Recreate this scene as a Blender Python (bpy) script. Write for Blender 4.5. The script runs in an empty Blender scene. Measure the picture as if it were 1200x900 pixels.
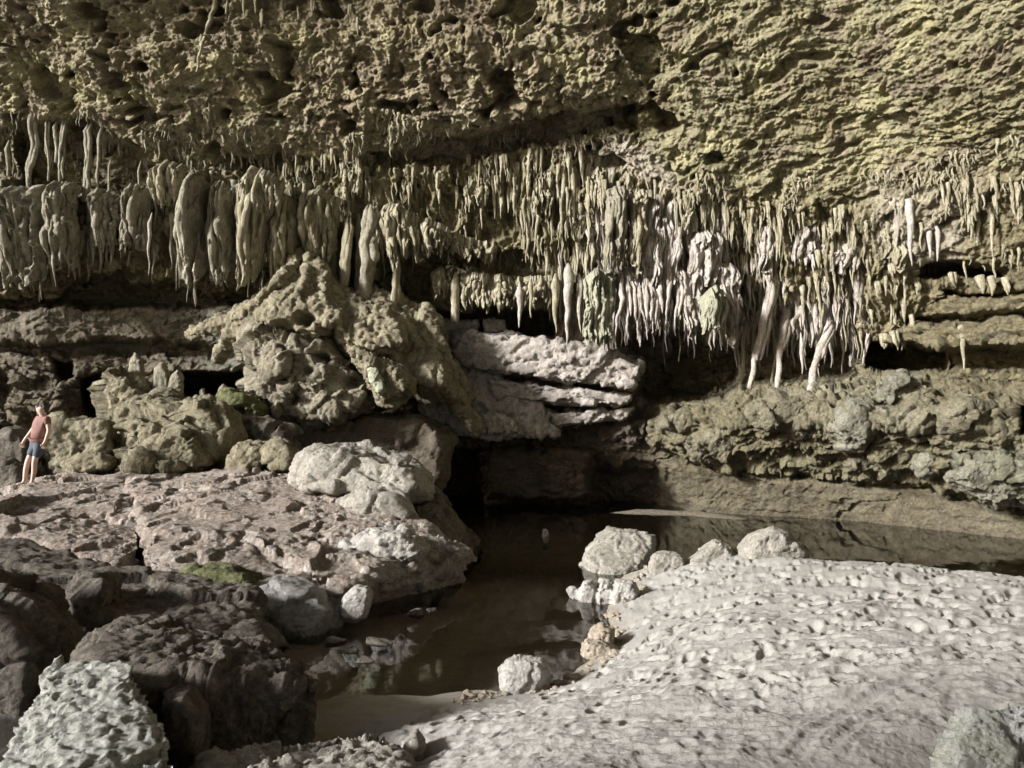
import bpy, bmesh, math, random
import numpy as np
from mathutils import Vector

random.seed(7)
RNG = np.random.RandomState(11)
F = 866.0
CAM = np.array([0.0, 0.0, 2.6])
PITCH = math.atan(50.0 / F)
ca, sa = math.cos(PITCH), math.sin(PITCH)
scene = bpy.context.scene
COL = scene.collection


def sstep(a, b, x):
    t = np.clip((x - a) / (b - a), 0, 1)
    return t * t * (3 - 2 * t)


def ray(px, py):
    """viewing direction of a photo pixel (1200 x 900), scaled so that y = 1"""
    px = np.asarray(px, float)
    py = np.asarray(py, float)
    u = (px - 600) / F
    v = (450 - py) / F
    y = ca - v * sa
    z = sa + v * ca
    return u / y, z / y


def at(px, py, d):
    rx, rz = ray(px, py)
    return np.array([rx * d, d, CAM[2] + rz * d])


def at_z(px, py, z):
    rx, rz = ray(px, py)
    d = (z - CAM[2]) / rz
    return np.array([rx * d, d, z])


# ------------------------------------------------------------------ noise
PERM = RNG.permutation(256).astype(np.int32)
PERM = np.concatenate([PERM, PERM, PERM])
GR = RNG.normal(size=(256, 3)).astype(np.float32)
GR /= np.linalg.norm(GR, axis=1)[:, None]
JT = RNG.rand(256, 3).astype(np.float32)


def perlin(P):
    P = np.asarray(P, np.float32)
    I = np.floor(P).astype(np.int32)
    f = P - I
    w = f * f * f * (f * (f * 6 - 15) + 10)
    I &= 255
    out = np.zeros(len(P), np.float32)
    for dx in (0, 1):
        wx = w[:, 0] if dx else 1 - w[:, 0]
        hx = PERM[I[:, 0] + dx]
        for dy in (0, 1):
            wy = w[:, 1] if dy else 1 - w[:, 1]
            hy = PERM[hx + I[:, 1] + dy]
            for dz in (0, 1):
                wz = w[:, 2] if dz else 1 - w[:, 2]
                g = GR[PERM[hy + I[:, 2] + dz]]
                out += wx * wy * wz * (g[:, 0] * (f[:, 0] - dx) + g[:, 1] * (f[:, 1] - dy) + g[:, 2] * (f[:, 2] - dz))
    return out * 1.5


def fbm(P, freq, octaves=4, gain=0.5, mode=0, lac=2.07):
    """mode 0 plain, 1 ridged, 2 billow"""
    P = np.asarray(P, np.float32) * freq
    out = np.zeros(len(P), np.float32)
    a = 1.0
    for o in range(octaves):
        n = perlin(P + 17.3 * o)
        if mode == 1:
            n = 0.6 - 2 * np.abs(n)
        elif mode == 2:
            n = 2 * np.abs(n) - 0.6
        out += a * n
        a *= gain
        P = P * lac
    return out


def worley(P, freq):
    """F1, F2 cell distances"""
    P = np.asarray(P, np.float32) * freq
    I = np.floor(P).astype(np.int32)
    f = P - I
    I &= 255
    f1 = np.full(len(P), 9, np.float32)
    f2 = f1.copy()
    for dx in (-1, 0, 1):
        hx = PERM[(I[:, 0] + dx) & 255]
        for dy in (-1, 0, 1):
            hy = PERM[hx + ((I[:, 1] + dy) & 255)]
            for dz in (-1, 0, 1):
                j = JT[PERM[hy + ((I[:, 2] + dz) & 255)]]
                q = (j[:, 0] + dx - f[:, 0]) ** 2 + (j[:, 1] + dy - f[:, 1]) ** 2 + (j[:, 2] + dz - f[:, 2]) ** 2
                f2 = np.minimum(f2, np.maximum(f1, q))
                f1 = np.minimum(f1, q)
    return np.sqrt(f1), np.sqrt(f2)


def facets(P, freq, tilt=1.0):
    """each Voronoi cell gets its own height and tilt: flat broken faces; also returns F2-F1"""
    P = np.asarray(P, np.float32) * freq
    I = np.floor(P).astype(np.int32)
    f = P - I
    I &= 255
    n = len(P)
    f1 = np.full(n, 9, np.float32)
    f2 = f1.copy()
    val = np.zeros(n, np.float32)
    for dx in (-1, 0, 1):
        hx = PERM[(I[:, 0] + dx) & 255]
        for dy in (-1, 0, 1):
            hy = PERM[hx + ((I[:, 1] + dy) & 255)]
            for dz in (-1, 0, 1):
                h = PERM[hy + ((I[:, 2] + dz) & 255)]
                o = f - JT[h] - np.array([dx, dy, dz], np.float32)
                q = np.sum(o * o, 1)
                new = q < f1
                f2 = np.minimum(f2, np.maximum(f1, q))
                v = (JT[h, 1] - 0.5) + tilt * np.sum(o * GR[(h + 91) & 255], 1)
                val = np.where(new, v, val)
                f1 = np.minimum(f1, q)
    return val, np.sqrt(f2) - np.sqrt(f1)


# ------------------------------------------------------------------ mesh helpers
def tag(o, label=None, cat=None, group=None, kind=None):
    if kind is None and label:
        kind = 'thing'
    for k, v in (("label", label), ("category", cat), ("group", group), ("kind", kind)):
        if v:
            o[k] = v
    return o


def link(name, me, mat=None, parent=None):
    o = bpy.data.objects.new(name, me)
    COL.objects.link(o)
    if mat is not None and me is not None:
        me.materials.clear()
        me.materials.append(mat)
    if parent is not None:
        o.parent = parent
    return o


def smooth(me):
    me.polygons.foreach_set("use_smooth", np.ones(len(me.polygons), bool))
    me.update()


def mesh_np(name, V, faces, sm=True):
    me = bpy.data.meshes.new(name)
    V = np.asarray(V, np.float32)
    faces = np.asarray(faces, np.int32)
    k = faces.shape[1]
    me.vertices.add(len(V))
    me.vertices.foreach_set("co", V.ravel())
    me.loops.add(faces.size)
    me.loops.foreach_set("vertex_index", faces.ravel())
    me.polygons.add(len(faces))
    me.polygons.foreach_set("loop_start", np.arange(0, faces.size, k, dtype=np.int32))
    me.update(calc_edges=True)
    me.validate()
    if sm:
        smooth(me)
    return me


def grid_faces(nr, nc, wrap=False):
    r = np.arange(nr - 1)[:, None]
    c = np.arange(nc if wrap else nc - 1)[None, :]
    a = r * nc + c
    b = r * nc + (c + 1) % nc
    return np.stack([a, b, b + nc, a + nc], -1).reshape(-1, 4)


def grid_normals(V, nr, nc):
    G = V.reshape(nr, nc, 3)
    n = np.cross(np.gradient(G, axis=1), np.gradient(G, axis=0))
    n /= np.linalg.norm(n, axis=2)[..., None] + 1e-9
    return n.reshape(-1, 3)


def colour_attr(me, C):
    a = me.color_attributes.new("Col", 'FLOAT_COLOR', 'POINT')
    C4 = np.ones((len(C), 4), np.float32)
    C4[:, :3] = C
    a.data.foreach_set("color", C4.ravel())


def sdist(poly, X, Y):
    """signed distance to a polygon, positive inside"""
    P = np.asarray(poly, float)
    Q = np.roll(P, -1, 0)
    d2 = np.full(X.shape, 1e12)
    ins = np.zeros(X.shape, bool)
    for (ax, ay), (bx, by) in zip(P, Q):
        ex, ey = bx - ax, by - ay
        wx, wy = X - ax, Y - ay
        t = np.clip((wx * ex + wy * ey) / (ex * ex + ey * ey + 1e-9), 0, 1)
        d2 = np.minimum(d2, (wx - t * ex) ** 2 + (wy - t * ey) ** 2)
        c = (ay > Y) != (by > Y)
        if ay != by:
            ins ^= c & (X < ex * (Y - ay) / (by - ay) + ax)
    return np.where(ins, 1, -1) * np.sqrt(d2)


# ------------------------------------------------------------------ materials
def new_mat(name):
    m = bpy.data.materials.new(name)
    m.use_nodes = True
    nt = m.node_tree
    return m, nt, nt.nodes["Principled BSDF"]


def nd(nt, t, **kw):
    n = nt.nodes.new(t)
    for k, v in kw.items():
        if k in n.inputs:
            n.inputs[k].default_value = v
        else:
            setattr(n, k, v)
    return n


def coords(nt, scale=(1, 1, 1), kind='Object'):
    tc = nd(nt, 'ShaderNodeTexCoord')
    mp = nd(nt, 'ShaderNodeMapping')
    mp.inputs['Scale'].default_value = scale
    nt.links.new(tc.outputs[kind], mp.inputs['Vector'])
    return mp.outputs['Vector']


def noise_fac(nt, vec, scale, detail=6, rough=0.6, lo=0.35, hi=0.65):
    n = nd(nt, 'ShaderNodeTexNoise')
    n.inputs['Scale'].default_value = scale
    n.inputs['Detail'].default_value = detail
    n.inputs['Roughness'].default_value = rough
    nt.links.new(vec, n.inputs['Vector'])
    r = nd(nt, 'ShaderNodeMapRange')
    r.inputs['From Min'].default_value = lo
    r.inputs['From Max'].default_value = hi
    nt.links.new(n.outputs['Fac'], r.inputs['Value'])
    return r.outputs['Result'], n.outputs['Fac']


def mix(nt, fac, a, b, mode='MIX'):
    m = nd(nt, 'ShaderNodeMix', data_type='RGBA', blend_type=mode)
    for sock, v in ((m.inputs[0], fac), (m.inputs[6], a), (m.inputs[7], b)):
        if hasattr(v, 'is_linked'):
            nt.links.new(v, sock)
        elif isinstance(v, (int, float)):
            sock.default_value = v
        else:
            sock.default_value = (*v, 1)
    return m.outputs[2]


def bump(nt, bs, heights):
    prev = None
    for sock, strength, dist in heights:
        b = nd(nt, 'ShaderNodeBump')
        b.inputs['Strength'].default_value = strength
        b.inputs['Distance'].default_value = dist
        nt.links.new(sock, b.inputs['Height'])
        if prev is not None:
            nt.links.new(prev, b.inputs['Normal'])
        prev = b.outputs['Normal']
    nt.links.new(prev, bs.inputs['Normal'])


def rock_mat(name, c1, c2, c3, s1=1.2, s2=6.0, rough=0.9, bmp=0.5, fine=30, attr=False, scale=(1, 1, 1), spec=0.25, pits=0.0):
    m, nt, bs = new_mat(name)
    v = coords(nt, scale)
    f1, _ = noise_fac(nt, v, s1, 8, 0.65)
    f2, r2 = noise_fac(nt, v, s2, 8, 0.7, 0.42, 0.7)
    f3, r3 = noise_fac(nt, v, fine, 6, 0.7, 0.3, 0.7)
    if attr:
        at_ = nd(nt, 'ShaderNodeVertexColor')
        at_.layer_name = "Col"
        base = at_.outputs['Color']
        a = mix(nt, f1, c1, c2)
        b = mix(nt, f2, a, c3)
        c = mix(nt, 1.0, base, b, 'MULTIPLY')
    else:
        a = mix(nt, f1, c1, c2)
        c = mix(nt, f2, a, c3)
    g = nd(nt, 'ShaderNodeMapRange')
    g.inputs['To Min'].default_value = 0.58
    g.inputs['To Max'].default_value = 1.36
    nt.links.new(f3, g.inputs['Value'])
    c = mix(nt, 1.0, c, g.outputs['Result'], 'MULTIPLY')
    nt.links.new(c, bs.inputs['Base Color'])
    bs.inputs['Roughness'].default_value = rough
    bs.inputs['Specular IOR Level'].default_value = spec
    hs = [(r2, bmp, 0.16), (r3, min(1.0, bmp * 1.3), 0.06)]
    n4 = nd(nt, 'ShaderNodeTexNoise')
    n4.inputs['Scale'].default_value = fine * 3.1
    n4.inputs['Detail'].default_value = 4
    n4.inputs['Roughness'].default_value = 0.75
    nt.links.new(v, n4.inputs['Vector'])
    hs.append((n4.outputs['Fac'], min(1.0, bmp), 0.02))
    if pits:
        vo = nd(nt, 'ShaderNodeTexVoronoi')
        vo.inputs['Scale'].default_value = pits
        nt.links.new(v, vo.inputs['Vector'])
        hs.append((vo.outputs['Distance'], 0.6, 0.04))
    bump(nt, bs, hs)
    return m


def plain_mat(name, c, rough=0.8, sc=20, var=0.25):
    m, nt, bs = new_mat(name)
    v = coords(nt)
    f, r = noise_fac(nt, v, sc, 4, 0.6, 0.3, 0.7)
    col = mix(nt, f, tuple(x * (1 - var) for x in c), tuple(min(1, x * (1 + var)) for x in c))
    nt.links.new(col, bs.inputs['Base Color'])
    bs.inputs['Roughness'].default_value = rough
    return m


W = (1, 1, 1)
M_SHELL = rock_mat('cave_rock', (1.0, 1.0, 1.0), (0.60, 0.56, 0.50), (1.3, 1.27, 1.2), 0.6, 3.5, 0.9, 0.9, 16, attr=True)
M_TAN = rock_mat('tan_dripstone', (0.442, 0.397, 0.280), (0.273, 0.240, 0.150), (0.598, 0.552, 0.423), 1.0, 6, 0.85, 0.75, 26, scale=(1.6, 1.6, 0.5))
M_PALE = rock_mat('pale_dripstone', (0.574, 0.511, 0.469), (0.350, 0.308, 0.231), (0.742, 0.679, 0.637), 1.0, 6, 0.85, 0.75, 26, scale=(1.6, 1.6, 0.5))
M_GREENSTONE = rock_mat('green_dripstone', (0.437, 0.414, 0.305), (0.310, 0.333, 0.241), (0.540, 0.506, 0.391), 1.0, 6, 0.85, 0.75, 26, scale=(1.8, 1.8, 0.35))
M_GREY = rock_mat('grey_dripstone', (0.358, 0.326, 0.250), (0.211, 0.192, 0.134), (0.512, 0.474, 0.378), 1.0, 6, 0.85, 0.75, 26, scale=(1.6, 1.6, 0.5))
M_LIME = rock_mat('pale_limestone', (0.43, 0.385, 0.345), (0.27, 0.235, 0.205), (0.54, 0.50, 0.46), 0.8, 4, 0.9, 0.6, 20)
M_FLOW = rock_mat('flowstone', (0.225, 0.195, 0.13), (0.14, 0.12, 0.08), (0.35, 0.32, 0.22), 0.6, 3, 0.8, 0.6, 16)
M_SLAB = rock_mat('rosy_slab_rock', (0.60, 0.475, 0.40), (0.45, 0.375, 0.31), (0.70, 0.64, 0.58), 0.55, 3.5, 0.9, 0.9, 14)
M_PALEB = rock_mat('grey_pale_boulder', (0.40, 0.37, 0.32), (0.27, 0.245, 0.205), (0.50, 0.47, 0.42), 0.9, 5, 0.9, 0.7, 22)
M_PIT = rock_mat('pitted_boulder', (0.60, 0.60, 0.54), (0.50, 0.50, 0.44), (0.66, 0.65, 0.60), 1.5, 8, 0.95, 0.8, 40, pits=11)
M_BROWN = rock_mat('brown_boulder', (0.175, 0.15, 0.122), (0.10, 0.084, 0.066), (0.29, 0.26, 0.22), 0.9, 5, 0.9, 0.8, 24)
M_MOSSY = rock_mat('mossy_boulder', (0.26, 0.222, 0.15), (0.15, 0.132, 0.085), (0.40, 0.37, 0.265), 0.7, 3, 0.9, 0.8, 18)
M_GREEN = rock_mat('green_rock', (0.25, 0.265, 0.12), (0.20, 0.185, 0.11), (0.36, 0.38, 0.20), 1.6, 6, 0.9, 0.7, 24)
M_WET = rock_mat('wet_boulder', (0.34, 0.32, 0.29), (0.20, 0.20, 0.20), (0.50, 0.48, 0.45), 1.1, 5, 0.35, 0.8, 24, spec=0.6)
M_CRYST = rock_mat('white_lumpy_rock', (0.55, 0.52, 0.475), (0.38, 0.355, 0.31), (0.66, 0.63, 0.59), 2, 8, 0.85, 0.7, 30)
M_SANDROCK = rock_mat('sandy_rock', (0.50, 0.42, 0.32), (0.36, 0.29, 0.21), (0.58, 0.52, 0.43), 1.5, 6, 0.9, 0.7, 26)

# ------------------------------------------------------------------ cave shell (wall and ceiling)
CPX = np.array([-1000, -300, 0, 150, 300, 430, 520, 620, 760, 870, 1000, 1100, 1200, 1500, 2600], float)
rows = {
    'ceil': (np.full(15, -20.0), [24.5, 21.6, 20.3, 20.4, 20.3, 20.0, 19.7, 19.2, 18.6, 17.9, 17.0, 15.9, 14.8, 12.2, 7.2]),
    'B': ([150, 150, 150, 190, 195, 185, 190, 170, 215, 235, 240, 225, 195, 160, 60], [27, 24, 22.8, 23, 23, 22.6, 22.3, 21.8, 21.3, 20.5, 19.5, 18.1, 16.8, 13.8, 8.0]),
    'C': ([345, 345, 345, 340, 345, 375, 375, 390, 400, 410, 420, 350, 310, 300, 250], [28.5, 25.2, 24.0, 24.2, 24, 23.8, 23.8, 23.6, 23.2, 22.5, 21.0, 19.3, 17.6, 14.3, 8.3]),
    'low': (np.full(15, 500.0), [28.5, 25.4, 24.2, 24.5, 24.3, 24.5, 25, 24.8, 23.3, 21.6, 20.0, 18.6, 17.3, 14.2, 8.3]),
    'base': ([582, 582, 582, 582, 582, 585, 588, 588, 592, 600, 607, 616, 627, 660, 780], [28, 26, 25, 25.3, 25.3, 25.6, 25.6, 25.6, 24.5, 22.8, 21.2, 19.4, 17.8, 14.3, 8.4]),
    'deep': ([640, 640, 640, 640, 640, 640, 640, 640, 645, 650, 660, 670, 690, 720, 900], [28, 26, 25, 25.3, 25.3, 25.6, 25.6, 25.6, 24.5, 22.8, 21.2, 19.4, 17.8, 14.3, 8.4]),
}


def axis(lo, hi, a, b, fine, grow=1.16, mx=60):
    mid = list(np.arange(a, b, fine))
    s, x, L = fine, a, []
    while x > lo:
        s = min(mx, s * grow)
        x -= s
        L.append(x)
    s, x, Rr = fine, mid[-1], []
    while x < hi:
        s = min(mx, s * grow)
        x += s
        Rr.append(x)
    return np.array(L[::-1] + mid + Rr)


UX = np.concatenate([axis(-1000, 2500, -25, 1225, 1.3)])
_L = axis(-1000, -25, -300, -28, 4.0)
_R = axis(1225, 2500, 1228, 1480, 4.0)
UX = np.concatenate([_L[_L < -25.5], UX[(UX >= -25) & (UX < 1225)], _R[_R > 1225.5]])
VY = axis(-3000, 640, -25, 628, 1.25)
VY = VY[VY < 690]
nc, nr = len(UX), len(VY)
PX, PY = np.meshgrid(UX, VY)


def smooth1(y, x):
    return np.interp(UX, x, y)


RPY = np.array([smooth1(np.asarray(v[0], float), CPX) for v in rows.values()])
RD = np.array([smooth1(np.asarray(v[1], float), CPX) for v in rows.values()])
# ceiling continued above the picture as a rising plane
SL = 0.8
IV = np.empty((nr, nc))
for j in range(nc):
    IV[:, j] = np.interp(VY, RPY[:, j], 1 / RD[:, j])
    d0 = RD[0, j]
    z0 = CAM[2] + ray(UX[j], -20)[1] * d0
    up = VY < -20
    T = ray(UX[j], VY[up])[1]
    IV[up, j] = 1 / ((z0 + SL * d0 - CAM[2]) / (np.where(T < 0, 50, T) + SL))
# soften the creases a little
for it in range(6):
    IV[1:-1] = 0.25 * IV[:-2] + 0.5 * IV[1:-1] + 0.25 * IV[2:]
    IV[:, 1:-1] = 0.25 * IV[:, :-2] + 0.5 * IV[:, 1:-1] + 0.25 * IV[:, 2:]
D0 = 1 / IV


def unproj(PX, PY, D):
    rx, rz = ray(PX, PY)
    return np.stack([rx * D, D, CAM[2] + rz * D], -1).reshape(-1, 3)


B0 = unproj(PX, PY, D0)
w1 = fbm(B0, 0.9, 4, 0.55).reshape(nr, nc)
w2 = fbm(B0 + 31.7, 0.9, 4, 0.55).reshape(nr, nc)
WX, WY = PX + 9 * w1, PY + 7 * w2


def region(poly, soft=8, warp=1.0):
    X = PX + (WX - PX) * warp
    Y = PY + (WY - PY) * warp
    P = np.asarray(poly, float)
    pad = 3 * soft + 20
    j0, j1 = np.searchsorted(UX, [P[:, 0].min() - pad, P[:, 0].max() + pad])
    i0, i1 = np.searchsorted(VY, [P[:, 1].min() - pad, P[:, 1].max() + pad])
    out = np.zeros((nr, nc))
    if i1 > i0 and j1 > j0:
        out[i0:i1, j0:j1] = sstep(-soft, soft, sdist(poly, X[i0:i1, j0:j1], Y[i0:i1, j0:j1]))
    return out


def dome(poly, R, warp=1.0):
    X = PX + (WX - PX) * warp
    Y = PY + (WY - PY) * warp
    P = np.asarray(poly, float)
    j0, j1 = np.searchsorted(UX, [P[:, 0].min() - 20, P[:, 0].max() + 20])
    i0, i1 = np.searchsorted(VY, [P[:, 1].min() - 20, P[:, 1].max() + 20])
    out = np.zeros((nr, nc))
    sd = sdist(poly, X[i0:i1, j0:j1], Y[i0:i1, j0:j1])
    t = np.clip(sd / R, 0, 1)
    out[i0:i1, j0:j1] = np.sqrt(np.clip(1 - (1 - t) ** 2, 0, 1))
    return out


def box(x0, y0, x1, y1):
    return [(x0, y0), (x1, y0), (x1, y1), (x0, y1)]


OFF = np.zeros((nr, nc))     # metres away from the camera
# dark undercut below the ceiling lip, alcoves at left
OFF += 0.9 * region([(430, 178), (520, 166), (640, 138), (745, 122), (745, 146), (650, 168), (560, 186), (440, 200)], 6)
OFF -= 0.5 * region([(100, 60), (430, 20), (720, 60), (740, 120), (640, 136), (520, 162), (430, 176), (250, 190), (120, 140)], 25)
OFF += 1.0 * region([(22, 148), (100, 142), (112, 160), (110, 226), (20, 226)], 7)
OFF += 0.7 * region([(112, 160), (180, 170), (175, 232), (112, 228)], 7)
OFF += 1.0 * region([(-280, 150), (14, 152), (16, 206), (-280, 206)], 6)
# left drapery band stands out, undercut beneath
OFF -= 0.7 * region([(-280, 222), (60, 224), (140, 232), (190, 205), (300, 208), (335, 225), (320, 330), (230, 335), (150, 310), (60, 335), (-280, 345)], 8)
OFF += 1.0 * region([(-280, 350), (60, 346), (120, 318), (230, 338), (300, 345), (285, 360), (-280, 358)], 6)
OFF -= 0.5 * region([(-280, 358), (290, 360), (292, 408), (150, 398), (-280, 404)], 4)
OFF += 0.5 * region([(-280, 404), (150, 400), (290, 410), (290, 418), (-280, 414)], 3)
OFF -= 0.2 * region(box(-280, 414, 290, 438), 4)
OFF += 3.5 * region([(208, 438), (300, 434), (312, 452), (305, 472), (262, 468), (215, 470)], 4)
OFF += 3.0 * region([(98, 445), (128, 438), (135, 470), (128, 492), (104, 490)], 5)
OFF += 2.6 * region([(-280, 440), (10, 440), (12, 484), (-280, 488)], 5)
OFF += 1.3 * region([(62, 418), (84, 420), (86, 440), (64, 442)], 4)
OFF -= 1.2 * dome([(8, 432), (90, 438), (100, 470), (95, 498), (20, 500), (4, 480)], 28)
OFF += 1.0 * region([(-280, 492), (60, 498), (60, 506), (-280, 504)], 4)
# centre: recesses under the columns and above the pale block
OFF += 1.0 * region([(398, 280), (426, 270), (430, 355), (396, 350)], 6)
OFF += 0.8 * region([(446, 300), (512, 312), (512, 385), (448, 370)], 8)
OFF += 2.6 * region([(484, 372), (560, 364), (602, 362), (650, 366), (655, 392), (560, 392), (490, 388)], 5)
OFF -= 0.5 * region([(512, 318), (650, 326), (650, 362), (600, 360), (512, 352)], 5)
OFF += 0.6 * region([(500, 296), (640, 300), (640, 318), (510, 316)], 6)
OFF += 2.8 * region([(728, 392), (800, 388), (868, 396), (868, 448), (850, 462), (760, 470), (728, 430)], 8)
OFF += 1.5 * region([(865, 400), (960, 405), (1005, 405), (1000, 440), (930, 445), (870, 448)], 8)
# right: slots and strata
OFF += 3.0 * region([(1012, 402), (1060, 404), (1108, 412), (1110, 436), (1060, 438), (1012, 434)], 4)
OFF += 1.2 * region([(1108, 412), (1420, 390), (1420, 428), (1112, 436)], 5)
OFF += 1.6 * region([(1078, 308), (1120, 312), (1182, 314), (1182, 326), (1100, 328), (1072, 322)], 4)
OFF += 0.8 * region([(1110, 344), (1160, 346), (1420, 338), (1420, 348), (1112, 352)], 3)
OFF += 0.7 * region([(1060, 372), (1420, 366), (1420, 372), (1060, 380)], 3)
OFF -= 0.5 * region([(1040, 380), (1420, 372), (1420, 390), (1110, 410), (1030, 402)], 4)
OFF += 1.0 * region([(1188, 480), (1202, 470), (1202, 505), (1190, 505)], 3)
# lower right wall bulges out over the mud bank
low_r = [(770, 470), (860, 450), (960, 446), (1460, 446), (1460, 600), (1165, 596), (1130, 575), (1060, 562), (960, 556), (880, 552), (800, 540), (760, 520)]
OFF -= 1.1 * dome(low_r, 60)
OFF -= 0.5 * dome([(855, 458), (940, 440), (1010, 428), (1090, 440), (1095, 500), (1010, 520), (900, 510)], 40)
OFF -= 0.5 * dome([(1110, 540), (1180, 530), (1230, 540), (1230, 600), (1150, 585)], 25)
# base of the centre wall
OFF += 1.6 * region([(516, 528), (560, 532), (566, 600), (510, 600)], 6)
OFF -= 0.8 * region([(566, 530), (640, 526), (688, 530), (690, 580), (640, 590), (566, 582)], 5)
OFF += 1.2 * region([(690, 545), (770, 545), (790, 570), (800, 600), (692, 600)], 8)
OFF -= 0.6 * region([(775, 540), (880, 556), (1000, 566), (1100, 578), (1170, 600), (1460, 616), (1460, 720), (1000, 660), (760, 640)], 6, 0.6)
BANK = region([(775, 540), (880, 556), (1000, 566), (1100, 576), (1165, 598), (1460, 616), (1460, 760), (760, 690)], 5)
BLOCK = region(box(560, 526, 770, 600), 8)
D1 = D0 + OFF
B1 = unproj(PX, PY, D1)
N1 = grid_normals(B1, nr, nc)
flip = np.sum(N1 * (B1 - CAM), 1) > 0
N1[flip] *= -1
N0 = grid_normals(unproj(PX, PY, D0), nr, nc)
N0[np.sum(N0 * (B1 - CAM), 1) > 0] *= -1
NN = N1 * 0.45 + N0 * 0.55
NN /= np.linalg.norm(NN, axis=1)[:, None]

rowB = RPY[1][None, :]
rowC = RPY[2][None, :]
CEIL = 1 - sstep(-12, 14, PY + 6 * w2 - rowB)
BAND = sstep(-14, 4, PY + 8 * w2 - rowB) * (1 - sstep(-4, 12, PY + 6 * w2 - rowC))
BAND *= sstep(150, 210, PX + 0 * PY) * (1 - 0.55 * sstep(1010, 1100, PX))
LOWW = np.clip(1 - CEIL - BAND, 0, 1)
RIGHT = sstep(640, 960, PX + 80 * w2)
rough = (1 - 0.85 * BANK) * (1 - 0.7 * BLOCK) * (1 - 0.6 * region([(-280, 346), (292, 346), (292, 440), (-280, 442)], 6))
c_, b_, l_ = CEIL.ravel(), BAND.ravel(), LOWW.ravel()
Q = B1.copy()
warp = np.stack([fbm(B1 + 5.1, 0.5, 2), fbm(B1 + 9.4, 0.5, 2), fbm(B1 + 2.2, 0.5, 2)], -1)
Qw = Q + 0.22 * warp
disp = np.zeros(len(Q), np.float32)
# ceiling: big lobes, ragged knobs, holes
big = fbm(Qw, 0.28, 3, 0.5)
mid = fbm(Qw, 0.9, 4, 0.6, 1)
fineb = fbm(Qw, 2.6, 4, 0.62, 1)
aniso = fbm(Qw * np.array([0.45, 0.9, 2.0]), 1.5, 4, 0.6, 1)
f1, f2 = worley(Qw + 0.15 * warp[:, [1, 2, 0]], 0.9)
g1, g2 = worley(Qw, 2.4)
rr = RIGHT.ravel()
fa, ca_ = facets(Qw + 0.2 * warp, 0.75, 0.9)
fb, cb_ = facets(Qw + 0.1 * warp + 7, 2.1, 0.9)
fd_, cd_ = facets(Qw * np.array([0.6, 1, 1.5]) + 3, 4.6, 0.9)
fr_, cr_ = facets((Qw + 0.25 * warp) * np.array([0.45, 1, 2.2]) + 3, 2.0, 0.9)
kn = fbm(Qw, 7.0, 2, 0.6, 1)
disp += c_ * ((0.36 - 0.1 * rr) * big + (0.10 - 0.05 * rr) * mid + (0.06 - 0.02 * rr) * fineb + 0.08 * rr * aniso + (0.10 - 0.03 * rr) * fa + (0.085 - 0.055 * rr) * fb + 0.055 * rr * fr_ + (0.07 - 0.042 * rr) * fd_ + 0.04 * kn)
holes = sstep(0.33, 0.45, fbm((Qw + 50) * np.array([0.8, 1, 1.3]), 0.8, 3, 0.55))
disp -= c_ * (0.75 - 0.55 * rr) * holes
pit = sstep(0.3, 0.5, fbm(Qw + 80, 2.6, 2, 0.5))
disp -= c_ * (0.2 - 0.12 * rr) * pit
# dripping band: vertical fluting, broken up
Qf = Qw + 0.35 * warp[:, [2, 0, 1]]
flute = fbm(Qf * np.array([1, 1, 0.2]), 2.0, 3, 0.6, 1)
flute2 = fbm(Qf * np.array([1, 1, 0.3]), 5.0, 2, 0.5, 1)
fv, cv_ = facets(Qf * np.array([1.6, 1, 0.55]), 1.6, 0.9)
disp += b_ * (0.40 * big + 0.20 * flute + 0.09 * flute2 + 0.26 * fv + 0.08 * fb + 0.02 * kn)
# lower wall: bedding planes, blocks, crags
zw = Q[:, 2] + 0.45 * w1.ravel() + 0.02 * Q[:, 0]
bed = np.abs(((zw * 1.35) % 1.0) - 0.5) * 2
bed2 = np.abs(((zw * 3.7 + 0.5 * w2.ravel()) % 1.0) - 0.5) * 2
fl_, cl_ = facets(Qw * np.array([0.8, 1, 1.7]), 1.1, 0.8)
fm_, cm_ = facets(Qw * np.array([0.8, 1, 1.5]), 2.9, 0.8)
bm_ = sstep(-0.2, 0.3, fbm(Qw + 20, 0.5, 2))
disp += l_ * rough.ravel() * (0.30 * big + 0.07 * mid + 0.045 * fineb + 0.08 * aniso + bm_ * (0.14 * sstep(0.1, 0.5, bed) + 0.06 * sstep(0.1, 0.5, bed2)) + 0.24 * fl_ + 0.12 * fm_ + 0.05 * fd_ + 0.015 * kn)
disp += l_ * (1 - rough.ravel()) * (0.12 * big + 0.025 * fineb + 0.05 * fl_ + 0.02 * fm_)
# left drapery mass and right strata also flute
LB = region([(-280, 222), (335, 215), (320, 335), (-280, 348)], 10).ravel()
disp += LB * (0.2 * flute + 0.05 * flute2)
vw = B1 - CAM
vw /= np.linalg.norm(vw, axis=1)[:, None]
disp *= 0.30 + 0.70 * sstep(0.08, 0.5, np.abs(np.sum(N1 * vw, 1)))
SH = Q + NN * disp[:, None]
me = mesh_np('cave_wall', SH, grid_faces(nr, nc)[:, ::-1])

# own colours of the rock (algae, mud, pale calcite)
C = np.zeros((nr, nc, 3))
C[:] = (0.21, 0.187, 0.12)


def paint(mask, col):
    C[:] = C * (1 - mask[..., None]) + np.array(col) * mask[..., None]


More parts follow.
